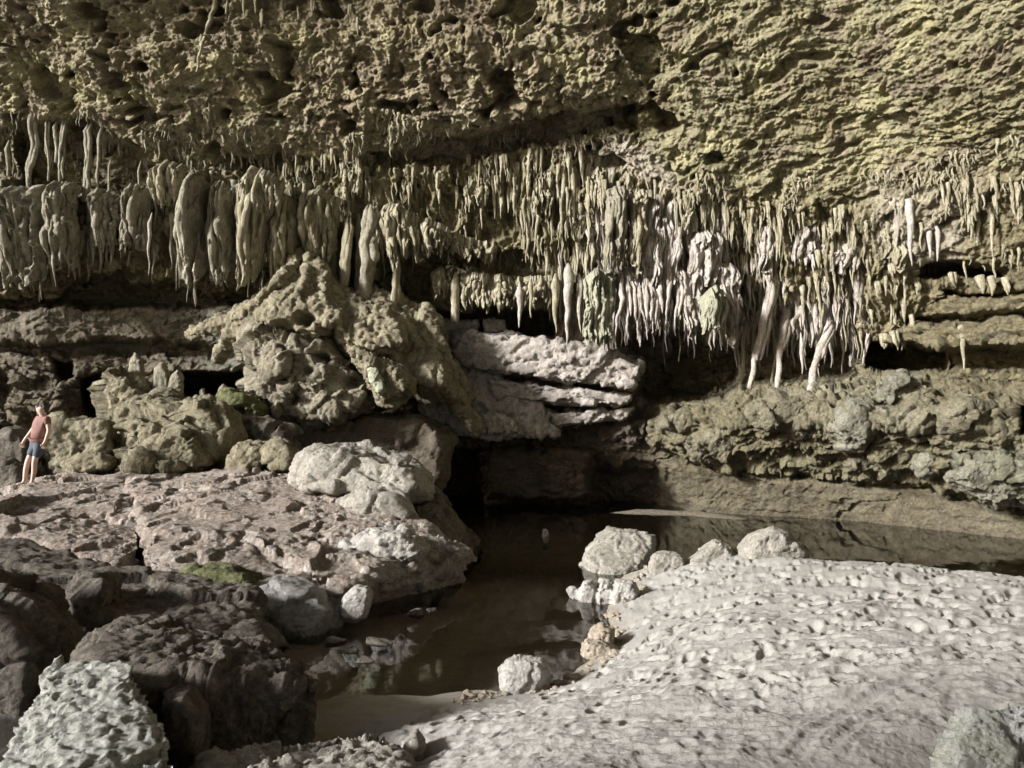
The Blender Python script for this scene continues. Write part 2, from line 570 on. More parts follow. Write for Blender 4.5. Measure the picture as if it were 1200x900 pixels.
paint(CEIL, (0.355, 0.315, 0.22))
paint(CEIL * sstep(560, 800, PX + 60 * w1), (0.305, 0.283, 0.182))
paint(CEIL * sstep(0.05, 0.5, w1) * 0.75, (0.40, 0.372, 0.222))
paint(CEIL * sstep(0.05, 0.5, w2) * 0.75, (0.26, 0.215, 0.16))
paint(region([(480, 180), (720, 150), (820, 215), (900, 240), (900, 262), (760, 230), (640, 200)], 12) * 0.7, (0.40, 0.36, 0.31))
paint(BAND, (0.27, 0.24, 0.15))
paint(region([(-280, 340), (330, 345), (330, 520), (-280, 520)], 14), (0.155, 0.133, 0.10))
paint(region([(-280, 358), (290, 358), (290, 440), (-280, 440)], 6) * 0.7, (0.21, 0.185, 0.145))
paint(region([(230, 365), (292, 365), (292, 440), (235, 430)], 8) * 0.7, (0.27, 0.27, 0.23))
paint(region([(700, 220), (800, 235), (870, 320), (868, 415), (700, 405)], 14) * 0.9, (0.42, 0.37, 0.33))
paint(region([(860, 330), (1015, 330), (1010, 430), (870, 440)], 14) * 0.7, (0.36, 0.32, 0.25))
paint(region([(1010, 210), (1130, 230), (1130, 320), (1040, 310)], 12) * 0.45, (0.48, 0.44, 0.38))
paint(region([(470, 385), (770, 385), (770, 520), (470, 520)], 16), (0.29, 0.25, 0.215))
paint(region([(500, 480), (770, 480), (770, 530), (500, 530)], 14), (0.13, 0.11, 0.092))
paint(region(low_r, 10), (0.19, 0.172, 0.113))
paint(region([(880, 450), (1080, 436), (1090, 500), (960, 520)], 16) * 0.6, (0.27, 0.255, 0.19))
paint(region([(1105, 525), (1230, 520), (1230, 595), (1150, 590)], 12) * 0.7, (0.21, 0.22, 0.17))
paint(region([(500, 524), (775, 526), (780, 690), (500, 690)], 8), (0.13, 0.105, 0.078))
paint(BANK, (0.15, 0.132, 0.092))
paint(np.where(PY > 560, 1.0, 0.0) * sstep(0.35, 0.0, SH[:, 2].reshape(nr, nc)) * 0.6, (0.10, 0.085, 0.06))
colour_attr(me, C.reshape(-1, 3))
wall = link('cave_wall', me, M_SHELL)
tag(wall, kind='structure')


def Dq(px, py):
    j = int(np.clip(np.searchsorted(UX, px), 0, nc - 1))
    i = int(np.clip(np.searchsorted(VY, py), 0, nr - 1))
    return float(SH[i * nc + j, 1])


# ceiling and side wall of the chamber behind the viewpoint, plus an added sun-blocking pillar; the mouth stays open at the side the light comes from
def rest_of_cave():
    n, m = 70, 60
    xs = np.linspace(-14, 20, n)
    ys = np.linspace(-26, 8.5, m)
    X, Y = np.meshgrid(xs, ys)
    Z = 25.0 + 0.04 * X * 0 + 0.6 * perlin(np.stack([X, Y, X * 0], -1).reshape(-1, 3) * 0.2).reshape(X.shape)
    V = np.stack([X, Y, Z], -1).reshape(-1, 3)
    V[:, 2] += 0.5 * fbm(V, 0.5, 3)
    me = mesh_np('cave_ceiling', V, grid_faces(m, n))
    colour_attr(me, np.tile((0.36, 0.32, 0.2), (len(V), 1)))
    tag(link('cave_ceiling', me, M_SHELL), kind='structure')
    zs = np.linspace(-1, 9.5, 40)  # pillar added out of view to keep sun off the near sand
    aa = np.linspace(0, 2 * math.pi, 60, endpoint=False)
    V = np.stack([np.tile(-12.5 + 1.8 * np.cos(aa), 40), np.tile(-8.2 + 5.0 * np.sin(aa), 40), np.repeat(zs, 60)], -1)
    V[:, :2] = (V[:, :2] - [-12.5, -8.2]) * (1.1 - 0.5 * np.clip((V[:, 2:3] - 5) / 5, 0, 1) ** 2) + [-12.5, -8.2]
    V += 0.6 * np.stack([fbm(V, 0.4, 3), fbm(V + 9, 0.4, 3), 0 * V[:, 0]], -1)
    me = mesh_np('unseen_side_rock', np.concatenate([V]), grid_faces(40, 60, wrap=True))
    colour_attr(me, np.tile((0.28, 0.25, 0.17), (len(V), 1)))
    tag(link('unseen_side_rock', me, M_SHELL), kind='structure')
    path = np.array([(17.5, 8.2), (18.5, 2), (18.5, -8), (15, -18), (8, -24), (-2, -26)], float)
    t = np.linspace(0, 5, 80)
    px_ = np.interp(t, range(6), path[:, 0])
    py_ = np.interp(t, range(6), path[:, 1])
    zs = np.linspace(-1, 27, 40)
    V = np.stack([np.tile(px_, 40), np.tile(py_, 40), np.repeat(zs, 80)], -1)
    V += 0.7 * np.stack([fbm(V, 0.4, 3), fbm(V + 9, 0.4, 3), 0 * V[:, 0]], -1)
    me = mesh_np('unseen_side_rock', V, grid_faces(40, 80))
    colour_attr(me, np.tile((0.28, 0.25, 0.17), (len(V), 1)))
    tag(link('unseen_side_rock', me, M_SHELL), kind='structure')


rest_of_cave()

# ------------------------------------------------------------------ ground: one sheet of sand, stream bed and land outside
ctrl = []
for px, py, z in [
    (1200, 900, 1.0), (1000, 900, .98), (800, 900, .92), (620, 900, .85), (520, 905, .62), (440, 900, .18), (300, 900, .05), (100, 900, .1), (-60, 900, .3),
    (1250, 1100, 1.1), (600, 1150, 1.05), (0, 1100, .5),
    (1200, 800, 1.02), (1000, 800, .93), (850, 800, .76), (720, 800, .38), (645, 806, .02), (680, 790, .03), (580, 830, .12), (545, 818, .03), (470, 826, .03),
    (400, 835, .03), (520, 855, .28), (1210, 740, .98), (1000, 740, .84), (850, 740, .62), (780, 740, .35), (1100, 700, .85), (950, 700, .70), (850, 700, .50), (770, 700, .2),
    (722, 762, .03), (728, 738, .02), (718, 712, .02), (738, 688, .03), (762, 664, .05), (800, 655, .25), (870, 652, .45), (950, 655, .60), (1080, 664, .74), (1210, 678, .85),
    (600, 700, -.5), (560, 640, -.8), (600, 615, -.8), (650, 770, -.06), (600, 780, -.06), (540, 790, -.06), (440, 790, -.08), (660, 730, -.10), (660, 690, -.25), (590, 730, -.16), (690, 715, -.08), (640, 640, -.7),
    (480, 740, -.3), (420, 730, -.25), (520, 680, -.6), (360, 760, -.1), (300, 720, -.1), (720, 650, -.5), (690, 625, -.7), (760, 625, -.6),
    (200, 740, .1), (100, 800, .2), (0, 740, .3), (0, 650, .4), (200, 640, .4),
    (770, 601, -.3), (920, 615, -.3), (1100, 640, -.3), (1400, 700, .0),
    (560, 592, -.8), (700, 592, -.6), (690, 601, -.3), (840, 596, -.35), (1000, 612, -.35), (1200, 634, -.35),
]:
    ctrl.append(at_z(px, py, z))
for px, d, z in [(800, 15.5, -.3), (900, 14.8, -.45), (1000, 14.0, -.45), (1100, 12.6, -.4), (1200, 11.2, -.35), (1400, 10, .3), (0, 18, .9), (150, 18, .9), (300, 18, .7), (0, 23, .9), (250, 23, .6), (400, 21, .0), (480, 20, -.5), (-300, 20, .9), (-300, 10, .5)]:
    rx, _ = ray(px, 500)
    ctrl.append(np.array([rx * d, d, z]))
for x, y in [(-9, 0), (-20, -5), (-20, 10), (0, -6), (9, -6), (9, 0), (0, -20), (-25, 25), (14, 3)]:
    ctrl.append(np.array([x, y, 0.9]))
ctrl = np.array(ctrl)


def rk(r):
    return np.sqrt(r * r + 0.15)


Am = rk(np.linalg.norm(ctrl[:, None, :2] - ctrl[None, :, :2], axis=2)) + 0.02 * np.eye(len(ctrl)) * -1
K = np.zeros((len(ctrl) + 1, len(ctrl) + 1))
K[:-1, :-1] = Am
K[-1, :-1] = 1
K[:-1, -1] = 1
sol = np.linalg.solve(K, np.append(ctrl[:, 2], 0))


BAR = [tuple(at_z(a, b, 0.0)[:2]) + (c,) for a, b, c in ((706, 601, -.02), (750, 600, .08), (815, 602, .09), (860, 607, .02), (900, 613, -.04), (1000, 627, -.05), (1100, 642, -.04), (1230, 662, -.03))]


def ground_base(x, y):
    out = np.full(x.shape, sol[-1])
    for (cx, cy, _), w in zip(ctrl, sol[:-1]):
        out += w * np.sqrt((x - cx) ** 2 + (y - cy) ** 2 + 0.15)
    r = np.hypot(x, y - 8)
    for (x0, y0, c0), (x1, y1, c1) in zip(BAR[:-1], BAR[1:]):
        ex, ey = x1 - x0, y1 - y0
        t = np.clip(((x - x0) * ex + (y - y0) * ey) / (ex * ex + ey * ey), 0, 1)
        dd = np.hypot(x - x0 - t * ex, y - y0 - t * ey)
        out = np.maximum(out, -0.45 + (0.45 + c0 + (c1 - c0) * t) * np.exp(-(dd / 1.15) ** 2) + 0.02 * np.sin(1.9 * x + 1.3 * y) * np.sin(0.8 * x - 2.2 * y))
    k = sstep(22, 32, r)
    return out * (1 - k) + 0.8 * k


# footprints stamped into a fine raster
CELL = 0.0125
GX0, GY0, GX1, GY1 = -3.0, 2.4, 13.5, 14.6
gx = np.arange(GX0, GX1, CELL)
gy = np.arange(GY0, GY1, CELL)
HM = np.zeros((len(gy), len(gx)), np.float32)


def stamp(cx, cy, ang, L, Wd, depth):
    R = int((L * 1.2) / CELL) + 2
    ix, iy = int((cx - GX0) / CELL), int((cy - GY0) / CELL)
    if ix < R or iy < R or ix >= len(gx) - R or iy >= len(gy) - R:
        return
    xs = (np.arange(-R, R + 1) * CELL)
    X, Y = np.meshgrid(xs, xs)
    u = (X * math.cos(ang) + Y * math.sin(ang)) / (L / 2)
    v = (-X * math.sin(ang) + Y * math.cos(ang)) / (Wd / 2)
    v = v / (0.8 + 0.25 * np.clip(u, -1, 1))
    r = np.sqrt(u * u + v * v)
    pit = -depth * (1 - sstep(0.45, 1.0, r)) * (1.0 + 0.35 * u * (r < 1.2))
    rim = depth * 0.12 * np.exp(-((r - 1.22) / 0.2) ** 2)
    HM[iy - R:iy + R + 1, ix - R:ix + R + 1] *= 0.35 + 0.65 * sstep(0.75, 1.15, r)
    HM[iy - R:iy + R + 1, ix - R:ix + R + 1] += pit + rim


rs = random.Random(5)
for k in range(3700):
    px = rs.uniform(390, 1330)
    py = 500 + 1.0 * rs.uniform(0.0, 1.0) ** 0.8 * 420 + 150 - 60
    if py > 930:
        continue
    p = at_z(px, max(py, 640), 0.75)
    x, y = p[0], p[1]
    if rs.random() < 0.55:
        x, y = rs.uniform(0.8, 12.5), rs.uniform(4.6, 13.5)
    far = min(1, max(0, (y - 4.5) / 3.0))
    if perlin(np.array([[x * 0.9, y * 0.9, 3.0]]))[0] < -0.45:
        continue
    L = rs.uniform(0.17, 0.29)
    ang = rs.gauss(0.45, 0.6)
    stamp(x, y, ang, L, L * rs.uniform(0.42, 0.62), (0.012 + 0.046 * far) * rs.uniform(0.6, 1.3))
# drag marks in the near sand
RMIN = np.full(HM.shape, 9.0, np.float32)
DEP = np.zeros(HM.shape, np.float32)
for (pts, wd, dp) in (([(930, 884), (952, 858), (985, 834), (1030, 812), (1075, 796)], 0.055, 0.016), ([(975, 880), (1000, 854), (1040, 830), (1110, 802)], 0.04, 0.011)):
    W3 = [at_z(a, b, 0.95) for a, b in pts]
    n = 160
    ts = np.linspace(0, len(W3) - 1, n)
    for t in ts:
        i = min(int(t), len(W3) - 2)
        p = W3[i] * (1 - t + i) + W3[i + 1] * (t - i)
        R = 14
        ix, iy = int((p[0] - GX0) / CELL), int((p[1] - GY0) / CELL)
        fx_, fy_ = (p[0] - GX0) / CELL - ix, (p[1] - GY0) / CELL - iy
        X, Y = np.meshgrid((np.arange(-R, R + 1) - fx_) * CELL, (np.arange(-R, R + 1) - fy_) * CELL)
        r = np.hypot(X, Y) / wd
        sl = (slice(iy - R, iy + R + 1), slice(ix - R, ix + R + 1))
        RMIN[sl] = np.minimum(RMIN[sl], r)
        DEP[sl] = np.where(r < 2, dp, DEP[sl])
HM = HM * (0.25 + 0.75 * sstep(0.9, 2.2, RMIN)) - DEP * (1 - sstep(0.4, 1.05, RMIN)) + 0.5 * DEP * np.exp(-((RMIN - 1.35) / 0.3) ** 2)


def hm_at(x, y):
    fx = (x - GX0) / CELL
    fy = (y - GY0) / CELL
    ok = (fx >= 1) & (fy >= 1) & (fx < len(gx) - 2) & (fy < len(gy) - 2)
    fx = np.where(ok, fx, 1)
    fy = np.where(ok, fy, 1)
    i, j = fy.astype(int), fx.astype(int)
    a, b = fy - i, fx - j
    h = HM[i, j] * (1 - a) * (1 - b) + HM[i + 1, j] * a * (1 - b) + HM[i, j + 1] * (1 - a) * b + HM[i + 1, j + 1] * a * b
    return np.where(ok, h, 0)


rpy = np.concatenate([np.arange(1150, 585, -1.15), np.arange(585, 550, -0.8)])
rad = 866 * 1.85 / (rpy - 500)
rad = np.concatenate([[0.4, 0.9, 1.4, 1.9], rad[rad > 2.3], np.geomspace(rad[-1] * 1.03, 900, 40)])
th_in = np.arctan((np.concatenate([np.arange(-400, -40, 5.0), np.arange(-40, 1241, 1.4), np.arange(1244, 1650, 5.0)]) - 600) / F)
th_out = np.linspace(th_in[-1], th_in[0] + 2 * math.pi, 90)[1:-1]
th = np.concatenate([th_in, th_out])
RR, TH = np.meshgrid(rad, th, indexing='ij')
XG, YG = RR * np.sin(TH), RR * np.cos(TH)
ZG = ground_base(XG, YG)
PG = np.stack([XG, YG, XG * 0], -1).reshape(-1, 3)
churn = fbm(PG, 1.6, 3, 0.5).reshape(XG.shape)
churn2 = fbm(PG, 7.0, 3, 0.6, 1).reshape(XG.shape)
sandm = sstep(0.015, 0.13, ZG)
near = RR < 40
ZG += np.where(near, 0.03 * churn * (0.4 + sandm) + 0.005 * churn2 * sandm, 0)
grain = fbm(PG, 13.0, 3, 0.65).reshape(XG.shape)
ZG += np.where(near, 0.007 * grain * sandm, 0)
ZG += hm_at(XG, YG) * sandm
ZG += np.where(RR > 60, 1.5 * perlin(PG * 0.02).reshape(XG.shape) * sstep(60, 140, RR), 0)
V = np.stack([XG, YG, ZG], -1).reshape(-1, 3)
fc = grid_faces(len(rad), len(th), wrap=True)
V = np.concatenate([V, [[0, 0, V[:len(th), 2].mean()]]])
gme = mesh_np('sand_ground', V, fc[:, ::-1])
bm = bmesh.new()
bm.from_mesh(gme)
bm.verts.ensure_lookup_table()
c0 = bm.verts[len(V) - 1]
for j in range(len(th)):
    f = bm.faces.new((c0, bm.verts[(j + 1) % len(th)], bm.verts[j]))
    f.smooth = True
bm.normal_update()
bm.to_mesh(gme)
bm.free()


def ground_material():
    m, nt, bs = new_mat('sand')
    v = coords(nt)
    f1, r1 = noise_fac(nt, v, 1.3, 6, 0.6)
    f2, r2 = noise_fac(nt, v, 85, 5, 0.75, 0.3, 0.7)
    f3, r3 = noise_fac(nt, v, 9, 6, 0.7, 0.4, 0.7)
    dry = mix(nt, f1, (0.315, 0.300, 0.277), (0.262, 0.249, 0.229))
    dry = mix(nt, f2, dry, (0.365, 0.349, 0.325))
    wet = mix(nt, f3, (0.27, 0.235, 0.185), (0.37, 0.33, 0.27))
    geo = nd(nt, 'ShaderNodeNewGeometry')
    sep = nd(nt, 'ShaderNodeSeparateXYZ')
    nt.links.new(geo.outputs['Position'], sep.inputs[0])
    addn = nd(nt, 'ShaderNodeMath', operation='MULTIPLY_ADD')
    nt.links.new(f1, addn.inputs[0])
    addn.inputs[1].default_value = 0.068
    nt.links.new(sep.outputs['Z'], addn.inputs[2])
    mr = nd(nt, 'ShaderNodeMapRange')
    mr.inputs['From Min'].default_value = 0.02
    mr.inputs['From Max'].default_value = 0.11
    nt.links.new(addn.outputs[0], mr.inputs['Value'])
    c = mix(nt, mr.outputs[0], wet, dry)
    # the far bank is muddy, land outside lightened yellow-green to bounce more light upward
    mrb = nd(nt, 'ShaderNodeMapRange')
    mrb.inputs['From Min'].default_value = 13.8
    mrb.inputs['From Max'].default_value = 15.5
    nt.links.new(sep.outputs['Y'], mrb.inputs['Value'])
    c = mix(nt, mrb.outputs[0], c, mix(nt, f3, (0.11, 0.095, 0.07), (0.24, 0.21, 0.16)))
    ln = nd(nt, 'ShaderNodeVectorMath', operation='LENGTH')
    nt.links.new(geo.outputs['Position'], ln.inputs[0])
    mr2 = nd(nt, 'ShaderNodeMapRange')
    mr2.inputs['From Min'].default_value = 28
    mr2.inputs['From Max'].default_value = 40
    nt.links.new(ln.outputs['Value'], mr2.inputs['Value'])
    c = mix(nt, mr2.outputs[0], c, mix(nt, f1, (0.46, 0.45, 0.25), (0.54, 0.50, 0.34)))
    nt.links.new(c, bs.inputs['Base Color'])
    bs.inputs['Roughness'].default_value = 0.95
    bs.inputs['Specular IOR Level'].default_value = 0.2
    bump(nt, bs, [(r3, 0.5, 0.04), (r2, 0.8, 0.014)])
    return m


tag(link('sand_ground', gme, ground_material()), kind='structure')


def gz(x, y):
    return float(ground_base(np.array([x]), np.array([y]))[0])


# ------------------------------------------------------------------ water
def water_material():
    m = bpy.data.materials.new('still_water')
    m.use_nodes = True
    nt = m.node_tree
    nt.nodes.clear()
    out = nd(nt, 'ShaderNodeOutputMaterial')
    gl = nd(nt, 'ShaderNodeBsdfGlossy')
    gl.inputs['Roughness'].default_value = 0.03
    gl.inputs['Color'].default_value = (1, 1, 1, 1)
    tr = nd(nt, 'ShaderNodeBsdfTransparent')
    tr.inputs['Color'].default_value = (0.93, 0.90, 0.83, 1)
    fr = nd(nt, 'ShaderNodeFresnel')
    fr.inputs['IOR'].default_value = 1.33
    mx = nd(nt, 'ShaderNodeMixShader')
    v = coords(nt, (1.0, 0.6, 1))
    _, r = noise_fac(nt, v, 3.0, 3, 0.5)
    b = nd(nt, 'ShaderNodeBump')
    b.inputs['Strength'].default_value = 0.05
    b.inputs['Distance'].default_value = 0.05
    nt.links.new(r, b.inputs['Height'])
    nt.links.new(b.outputs[0], gl.inputs['Normal'])
    nt.links.new(b.outputs[0], fr.inputs['Normal'])
    nt.links.new(fr.outputs[0], mx.inputs[0])
    nt.links.new(tr.outputs[0], mx.inputs[1])
    nt.links.new(gl.outputs[0], mx.inputs[2])
    nt.links.new(mx.outputs[0], out.inputs[0])
    return m


xs = np.linspace(-12, 21, 34)
ys = np.linspace(5.5, 27, 24)
X, Y = np.meshgrid(xs, ys)
wme = mesh_np('water', np.stack([X, Y, X * 0], -1).reshape(-1, 3), grid_faces(24, 34))
tag(link('water', wme, water_material()), kind='structure')

# ------------------------------------------------------------------ rocks
def hull_mesh(groups, voxel):
    bm = bmesh.new()
    for pts in groups:
        vs = [bm.verts.new(p) for p in pts]
        bmesh.ops.convex_hull(bm, input=vs)
    loose = [v for v in bm.verts if not v.link_faces]
    bmesh.ops.delete(bm, geom=loose, context='VERTS')
    me = bpy.data.meshes.new('tmp')
    bm.to_mesh(me)
    bm.free()
    o = bpy.data.objects.new('tmp', me)
    COL.objects.link(o)
    md = o.modifiers.new('r', 'REMESH')
    md.mode = 'VOXEL'
    md.voxel_size = voxel
    md.use_smooth_shade = True
    dg = bpy.context.evaluated_depsgraph_get()
    dg.update()
    out = bpy.data.meshes.new_from_object(o.evaluated_get(dg))
    bpy.data.objects.remove(o)
    bpy.data.meshes.remove(me)
    return out


def get_co(me):
    V = np.empty(len(me.vertices) * 3, np.float32)
    me.vertices.foreach_get('co', V)
    return V.reshape(-1, 3)


def lap(me, V, it, k=0.6):
    E = np.empty(len(me.edges) * 2, np.int32)
    me.edges.foreach_get('vertices', E)
    E = E.reshape(-1, 2)
    cnt = np.bincount(E.ravel(), minlength=len(V)).astype(np.float32)[:, None]
    for _ in range(it):
        S = np.zeros_like(V)
        for c in range(3):
            S[:, c] = np.bincount(E[:, 0], V[E[:, 1], c], len(V)) + np.bincount(E[:, 1], V[E[:, 0], c], len(V))
        V = V + k * (S / np.maximum(cnt, 1) - V)
    return V


def set_co(me, V):
    me.vertices.foreach_set('co', np.asarray(V, np.float32).ravel())
    me.update()


def norms(me):
    N = np.empty(len(me.vertices) * 3, np.float32)
    me.vertices.foreach_get('normal', N)
    return N.reshape(-1, 3)


def rock(name, label, cat, groups, mat, voxel=0.05, sm=2, big=0.10, mid=0.06, fine=0.025, fs=1.0, group=None, style='crag', seed=0.0, parent=None, dents=()):
    """one rock: union of convex lumps, remeshed to one skin, weathered by displacement"""
    me = hull_mesh(groups, voxel)
    V = lap(me, get_co(me), sm)
    set_co(me, V)
    N = norms(me)
    Q = V + seed
    n1 = fbm(Q, 0.8 * fs, 3, 0.5)
    n2 = fbm(Q, 2.4 * fs, 4, 0.6, 1)
    n3 = fbm(Q, 8 * fs, 3, 0.6, 1)
    wq = Q + 0.1 * n1[:, None]
    k1, e1 = facets(wq, 1.25 * fs, 0.9)
    k2, e2 = facets(wq + 0.05 * n2[:, None] + 5, 3.4 * fs, 0.9)
    k3, e3 = facets(wq + 11, 8.5 * fs, 0.9)
    k0, e0 = facets(wq + 23, 0.55 * fs, 0.8)
    pm = 0.25 + 0.9 * sstep(-0.25, 0.35, fbm(Q + 40, 0.9 * fs, 2, 0.5))
    d = big * (0.4 * n1 + 1.3 * k0 + 0.9 * k1) + pm * (mid * (0.15 * n2 + 0.5 * k2) + fine * (0.5 * n3 + 0.7 * k3))
    d += 0.5 * fine * fbm(Q, 17 * fs, 2, 0.6, 1)
    if style == 'crag':
        d -= 0.6 * mid * (1 - sstep(0.0, 0.10, e1)) * sstep(-0.1, 0.2, n1)
    if style == 'slab':
        kz, ez = facets(Q * np.array([0.7, 0.9, 2.6]) + 0.15 * n1[:, None], 2.0 * fs, 0.9)
        d += mid * 0.9 * kz * pm
        d -= 0.09 * sstep(0.34, 0.46, fbm(Q * np.array([1, 1, 2.0]) + 70, 2.0, 3, 0.5))
    if style == 'pit':
        d *= 0.7
        pq = Q + 0.06 * np.stack([fbm(Q, 5, 2), fbm(Q + 3, 5, 2), fbm(Q + 6, 5, 2)], -1)
        a, b = worley(pq * np.array([1, 1.0, 1.6]), 10.0 * fs)
        sc = fbm(pq * np.array([1, 1, 1.5]), 6.5 * fs, 3, 0.55, 2)
        amp = 0.5 + 0.8 * sstep(-0.3, 0.4, n1)
        d -= 0.06 * (1 - sstep(0.05, 0.5, a)) * amp * 0.5 + 0.026 * (0.6 - sc) * amp - 0.012 * n3
    if style == 'flow':
        fq = Q * np.array([1, 1, 0.22]) + 0.3 * n1[:, None]
        r1 = fbm(fq, 1.6 * fs, 3, 0.55, 1)
        r2_ = fbm(fq, 4.2 * fs, 2, 0.5, 1)
        a, b = worley(Q * np.array([1, 1, 0.7]), 1.3 * fs)
        d = big * (0.6 * n1 + 0.8 * (0.6 - a)) + mid * (1.0 * r1 + 0.45 * r2_) + fine * (0.6 * n3 + 0.6 * k3)
    if style == 'lump':
        a, b = worley(wq, 2.0 * fs)
        d += mid * 0.9 * (0.6 - a)
    for (px_, py_, d_, r_, dep_) in dents:
        q = at(px_, py_, d_)
        rr2 = np.sum(((V - q) * np.array([1, 0.6, 1.3])) ** 2, 1) / (r_ * r_)
        V[:, 1] += dep_ * np.exp(-rr2 * rr2)
    V = V + N * d[:, None]
    set_co(me, V)
    smooth(me)
    me.name = name
    o = link(name, me, mat, parent)
    tag(o, label, cat, group)
    return o


def pts(L):
    return [at(*p) for p in L]


def sil(poly, d, th, front=0.72, back=0.8, lean=0.0, drop=0.0):
    """lump from an outline (photo pixels), real depth d at its middle and real thickness th"""
    P = np.array(poly, float)
    c = P.mean(0)
    y0, y1 = P[:, 1].min(), P[:, 1].max()
    out = []
    for x, y in P:
        t = (y - y0) / (y1 - y0 + 1e-6)
        out.append(at(x, y, d - lean * (t - 0.5)))
    for x, y in P:
        t = (y - y0) / (y1 - y0 + 1e-6)
        q = c + (np.array([x, y]) - c) * front
        out.append(at(q[0], q[1], d - th * 0.5 - lean * (t - 0.5)))
        w = at(c[0] + (x - c[0]) * back, c[1] + (y - c[1]) * back, d)
        w[1] += th * 0.5 - lean * (t - 0.5)
        out.append(w)
    if drop:
        lo = [p for p in out if p[2] < np.mean([q[2] for q in out])]
        out += [p - np.array([0, 0, drop]) for p in lo]
    return out


def ext_down(P, z, k=0.92):
    """the same points again, taken down to height z"""
    P = [np.array(p) for p in P]
    c = np.mean(P, 0)
    return P + [np.array([c[0] + (p[0] - c[0]) * k, c[1] + (p[1] - c[1]) * k, z]) for p in P]


BG = 'boulders heaped at the edge of the stream'
def chain(P):
    """thick folds: a hull between each pair of neighbouring points (px, py, depth, radius)"""
    out = []
    for (a, b) in zip(P[:-1], P[1:]):
        L = []
        for q in (a, b):
            c, r = at(*q[:3]), q[3]
            for dx, dy, dz in ((1, 0, 0), (-1, 0, 0), (0, 1.5, 0), (0, -1, 0), (0, 0, 1), (0, 0, -1)):
                L.append(c + r * np.array([dx, dy, dz]))
        out.append(L)
    return out


# the broad ledge the person stands on, and the big rosy slab
rock('rock_slab', 'broad brown rock slab under the feet of the standing person', 'rock slab',
     [ext_down(pts([(-60, 575, 17), (60, 558, 17.5), (150, 556, 17.3), (165, 585, 14.8), (160, 612, 13.2), (166, 640, 12.0), (140, 662, 11.2), (60, 640, 11.6), (0, 615, 12.4), (-60, 600, 13)]), 0.2)],
     M_SLAB, 0.035, 2, 0.10, 0.045, 0.03, 1.0, style='slab', seed=3.1)
slab = rock('rock_slab', 'largest slab, rosy brown and sloping, with a dark undercut side over the water', 'rock slab',
     [ext_down(pts([(150, 556, 17.2), (250, 552, 17), (345, 553, 16.6), (430, 575, 15), (500, 610, 13.6), (556, 652, 12.6), (505, 640, 12.2), (462, 655, 11.6), (440, 665, 11.0), (400, 694, 10.2), (330, 700, 10.2), (235, 674, 10.6), (170, 655, 11.2), (176, 625, 12.0), (200, 602, 13.0)]), -0.4, 0.8),
      pts([(166, 655, 11.0), (174, 630, 11.6), (205, 614, 12.4), (300, 640, 11.5), (330, 690, 10.3), (240, 676, 10.4)])],
     M_SLAB, 0.035, 2, 0.09, 0.04, 0.028, 1.0, style='slab', seed=8.7)
rock('boulder', 'dark brown rock shoulder dropping into the pool behind the rosy slab', 'boulder',
     [ext_down(pts([(455, 556, 17.0), (505, 562, 16.6), (514, 590, 15.2), (505, 625, 13.9), (535, 606, 17.0), (560, 645, 16.6), (548, 652, 14.6), (470, 600, 15)]), -0.5)],
     M_BROWN, 0.04, 1, 0.10, 0.05, 0.03, 1.1, group=BG, seed=5.2)
rock('boulder', 'rounded grey boulder lying on the far end of the rosy slab', 'boulder',
     [sil([(338, 562), (346, 536), (368, 521), (400, 520), (440, 526), (478, 540), (502, 556), (508, 584), (460, 590), (400, 582), (350, 575)], 15.2, 1.8, lean=0.4),
      sil([(395, 590), (425, 578), (470, 582), (500, 620), (470, 630), (430, 600)], 14.0, 1.0)],
     M_PALEB, 0.045, 3, 0.10, 0.07, 0.03, 1.2, group=BG, seed=1.3)
rock('boulder', 'craggy whitish rock lump on the water side of the rosy slab', 'boulder',
     [sil([(400, 640), (430, 618), (480, 618), (505, 640), (498, 660), (460, 668), (425, 660)], 11.9, 0.9),
      sil([(430, 630), (470, 622), (508, 646), (490, 662), (450, 660)], 11.7, 0.7)],
     M_CRYST, 0.04, 2, 0.08, 0.07, 0.03, 1.6, group=BG, seed=21.0)
rock('boulder', 'wet dark boulder with a shiny bluish foot below the rosy slab', 'boulder',
     [ext_down(sil([(291, 692), (300, 682), (340, 688), (385, 700), (400, 715), (390, 735), (355, 748), (325, 738), (300, 715)], 9.9, 0.9, lean=0.4), -0.3)],
     M_WET, 0.035, 3, 0.07, 0.05, 0.02, 1.4, group=BG, seed=4.4)
rock('boulder', 'small pale upright stone between the wet boulder and the pool', 'stone',
     [sil([(398, 716), (402, 702), (416, 688), (430, 687), (436, 696), (430, 715), (415, 722)], 9.9, 0.4, drop=0.1)],
     M_CRYST, 0.025, 2, 0.03, 0.03, 0.012, 2.2, group=BG, seed=6.2)
rock('boulder', 'low rock with a bright green moss patch under the rosy slab', 'boulder',
     [sil([(214, 668), (235, 660), (270, 664), (298, 676), (302, 688), (270, 690), (230, 684)], 10.1, 0.7, drop=0.2)],
     M_GREEN, 0.035, 3, 0.05, 0.04, 0.015, 1.6, group=BG, seed=9.9)
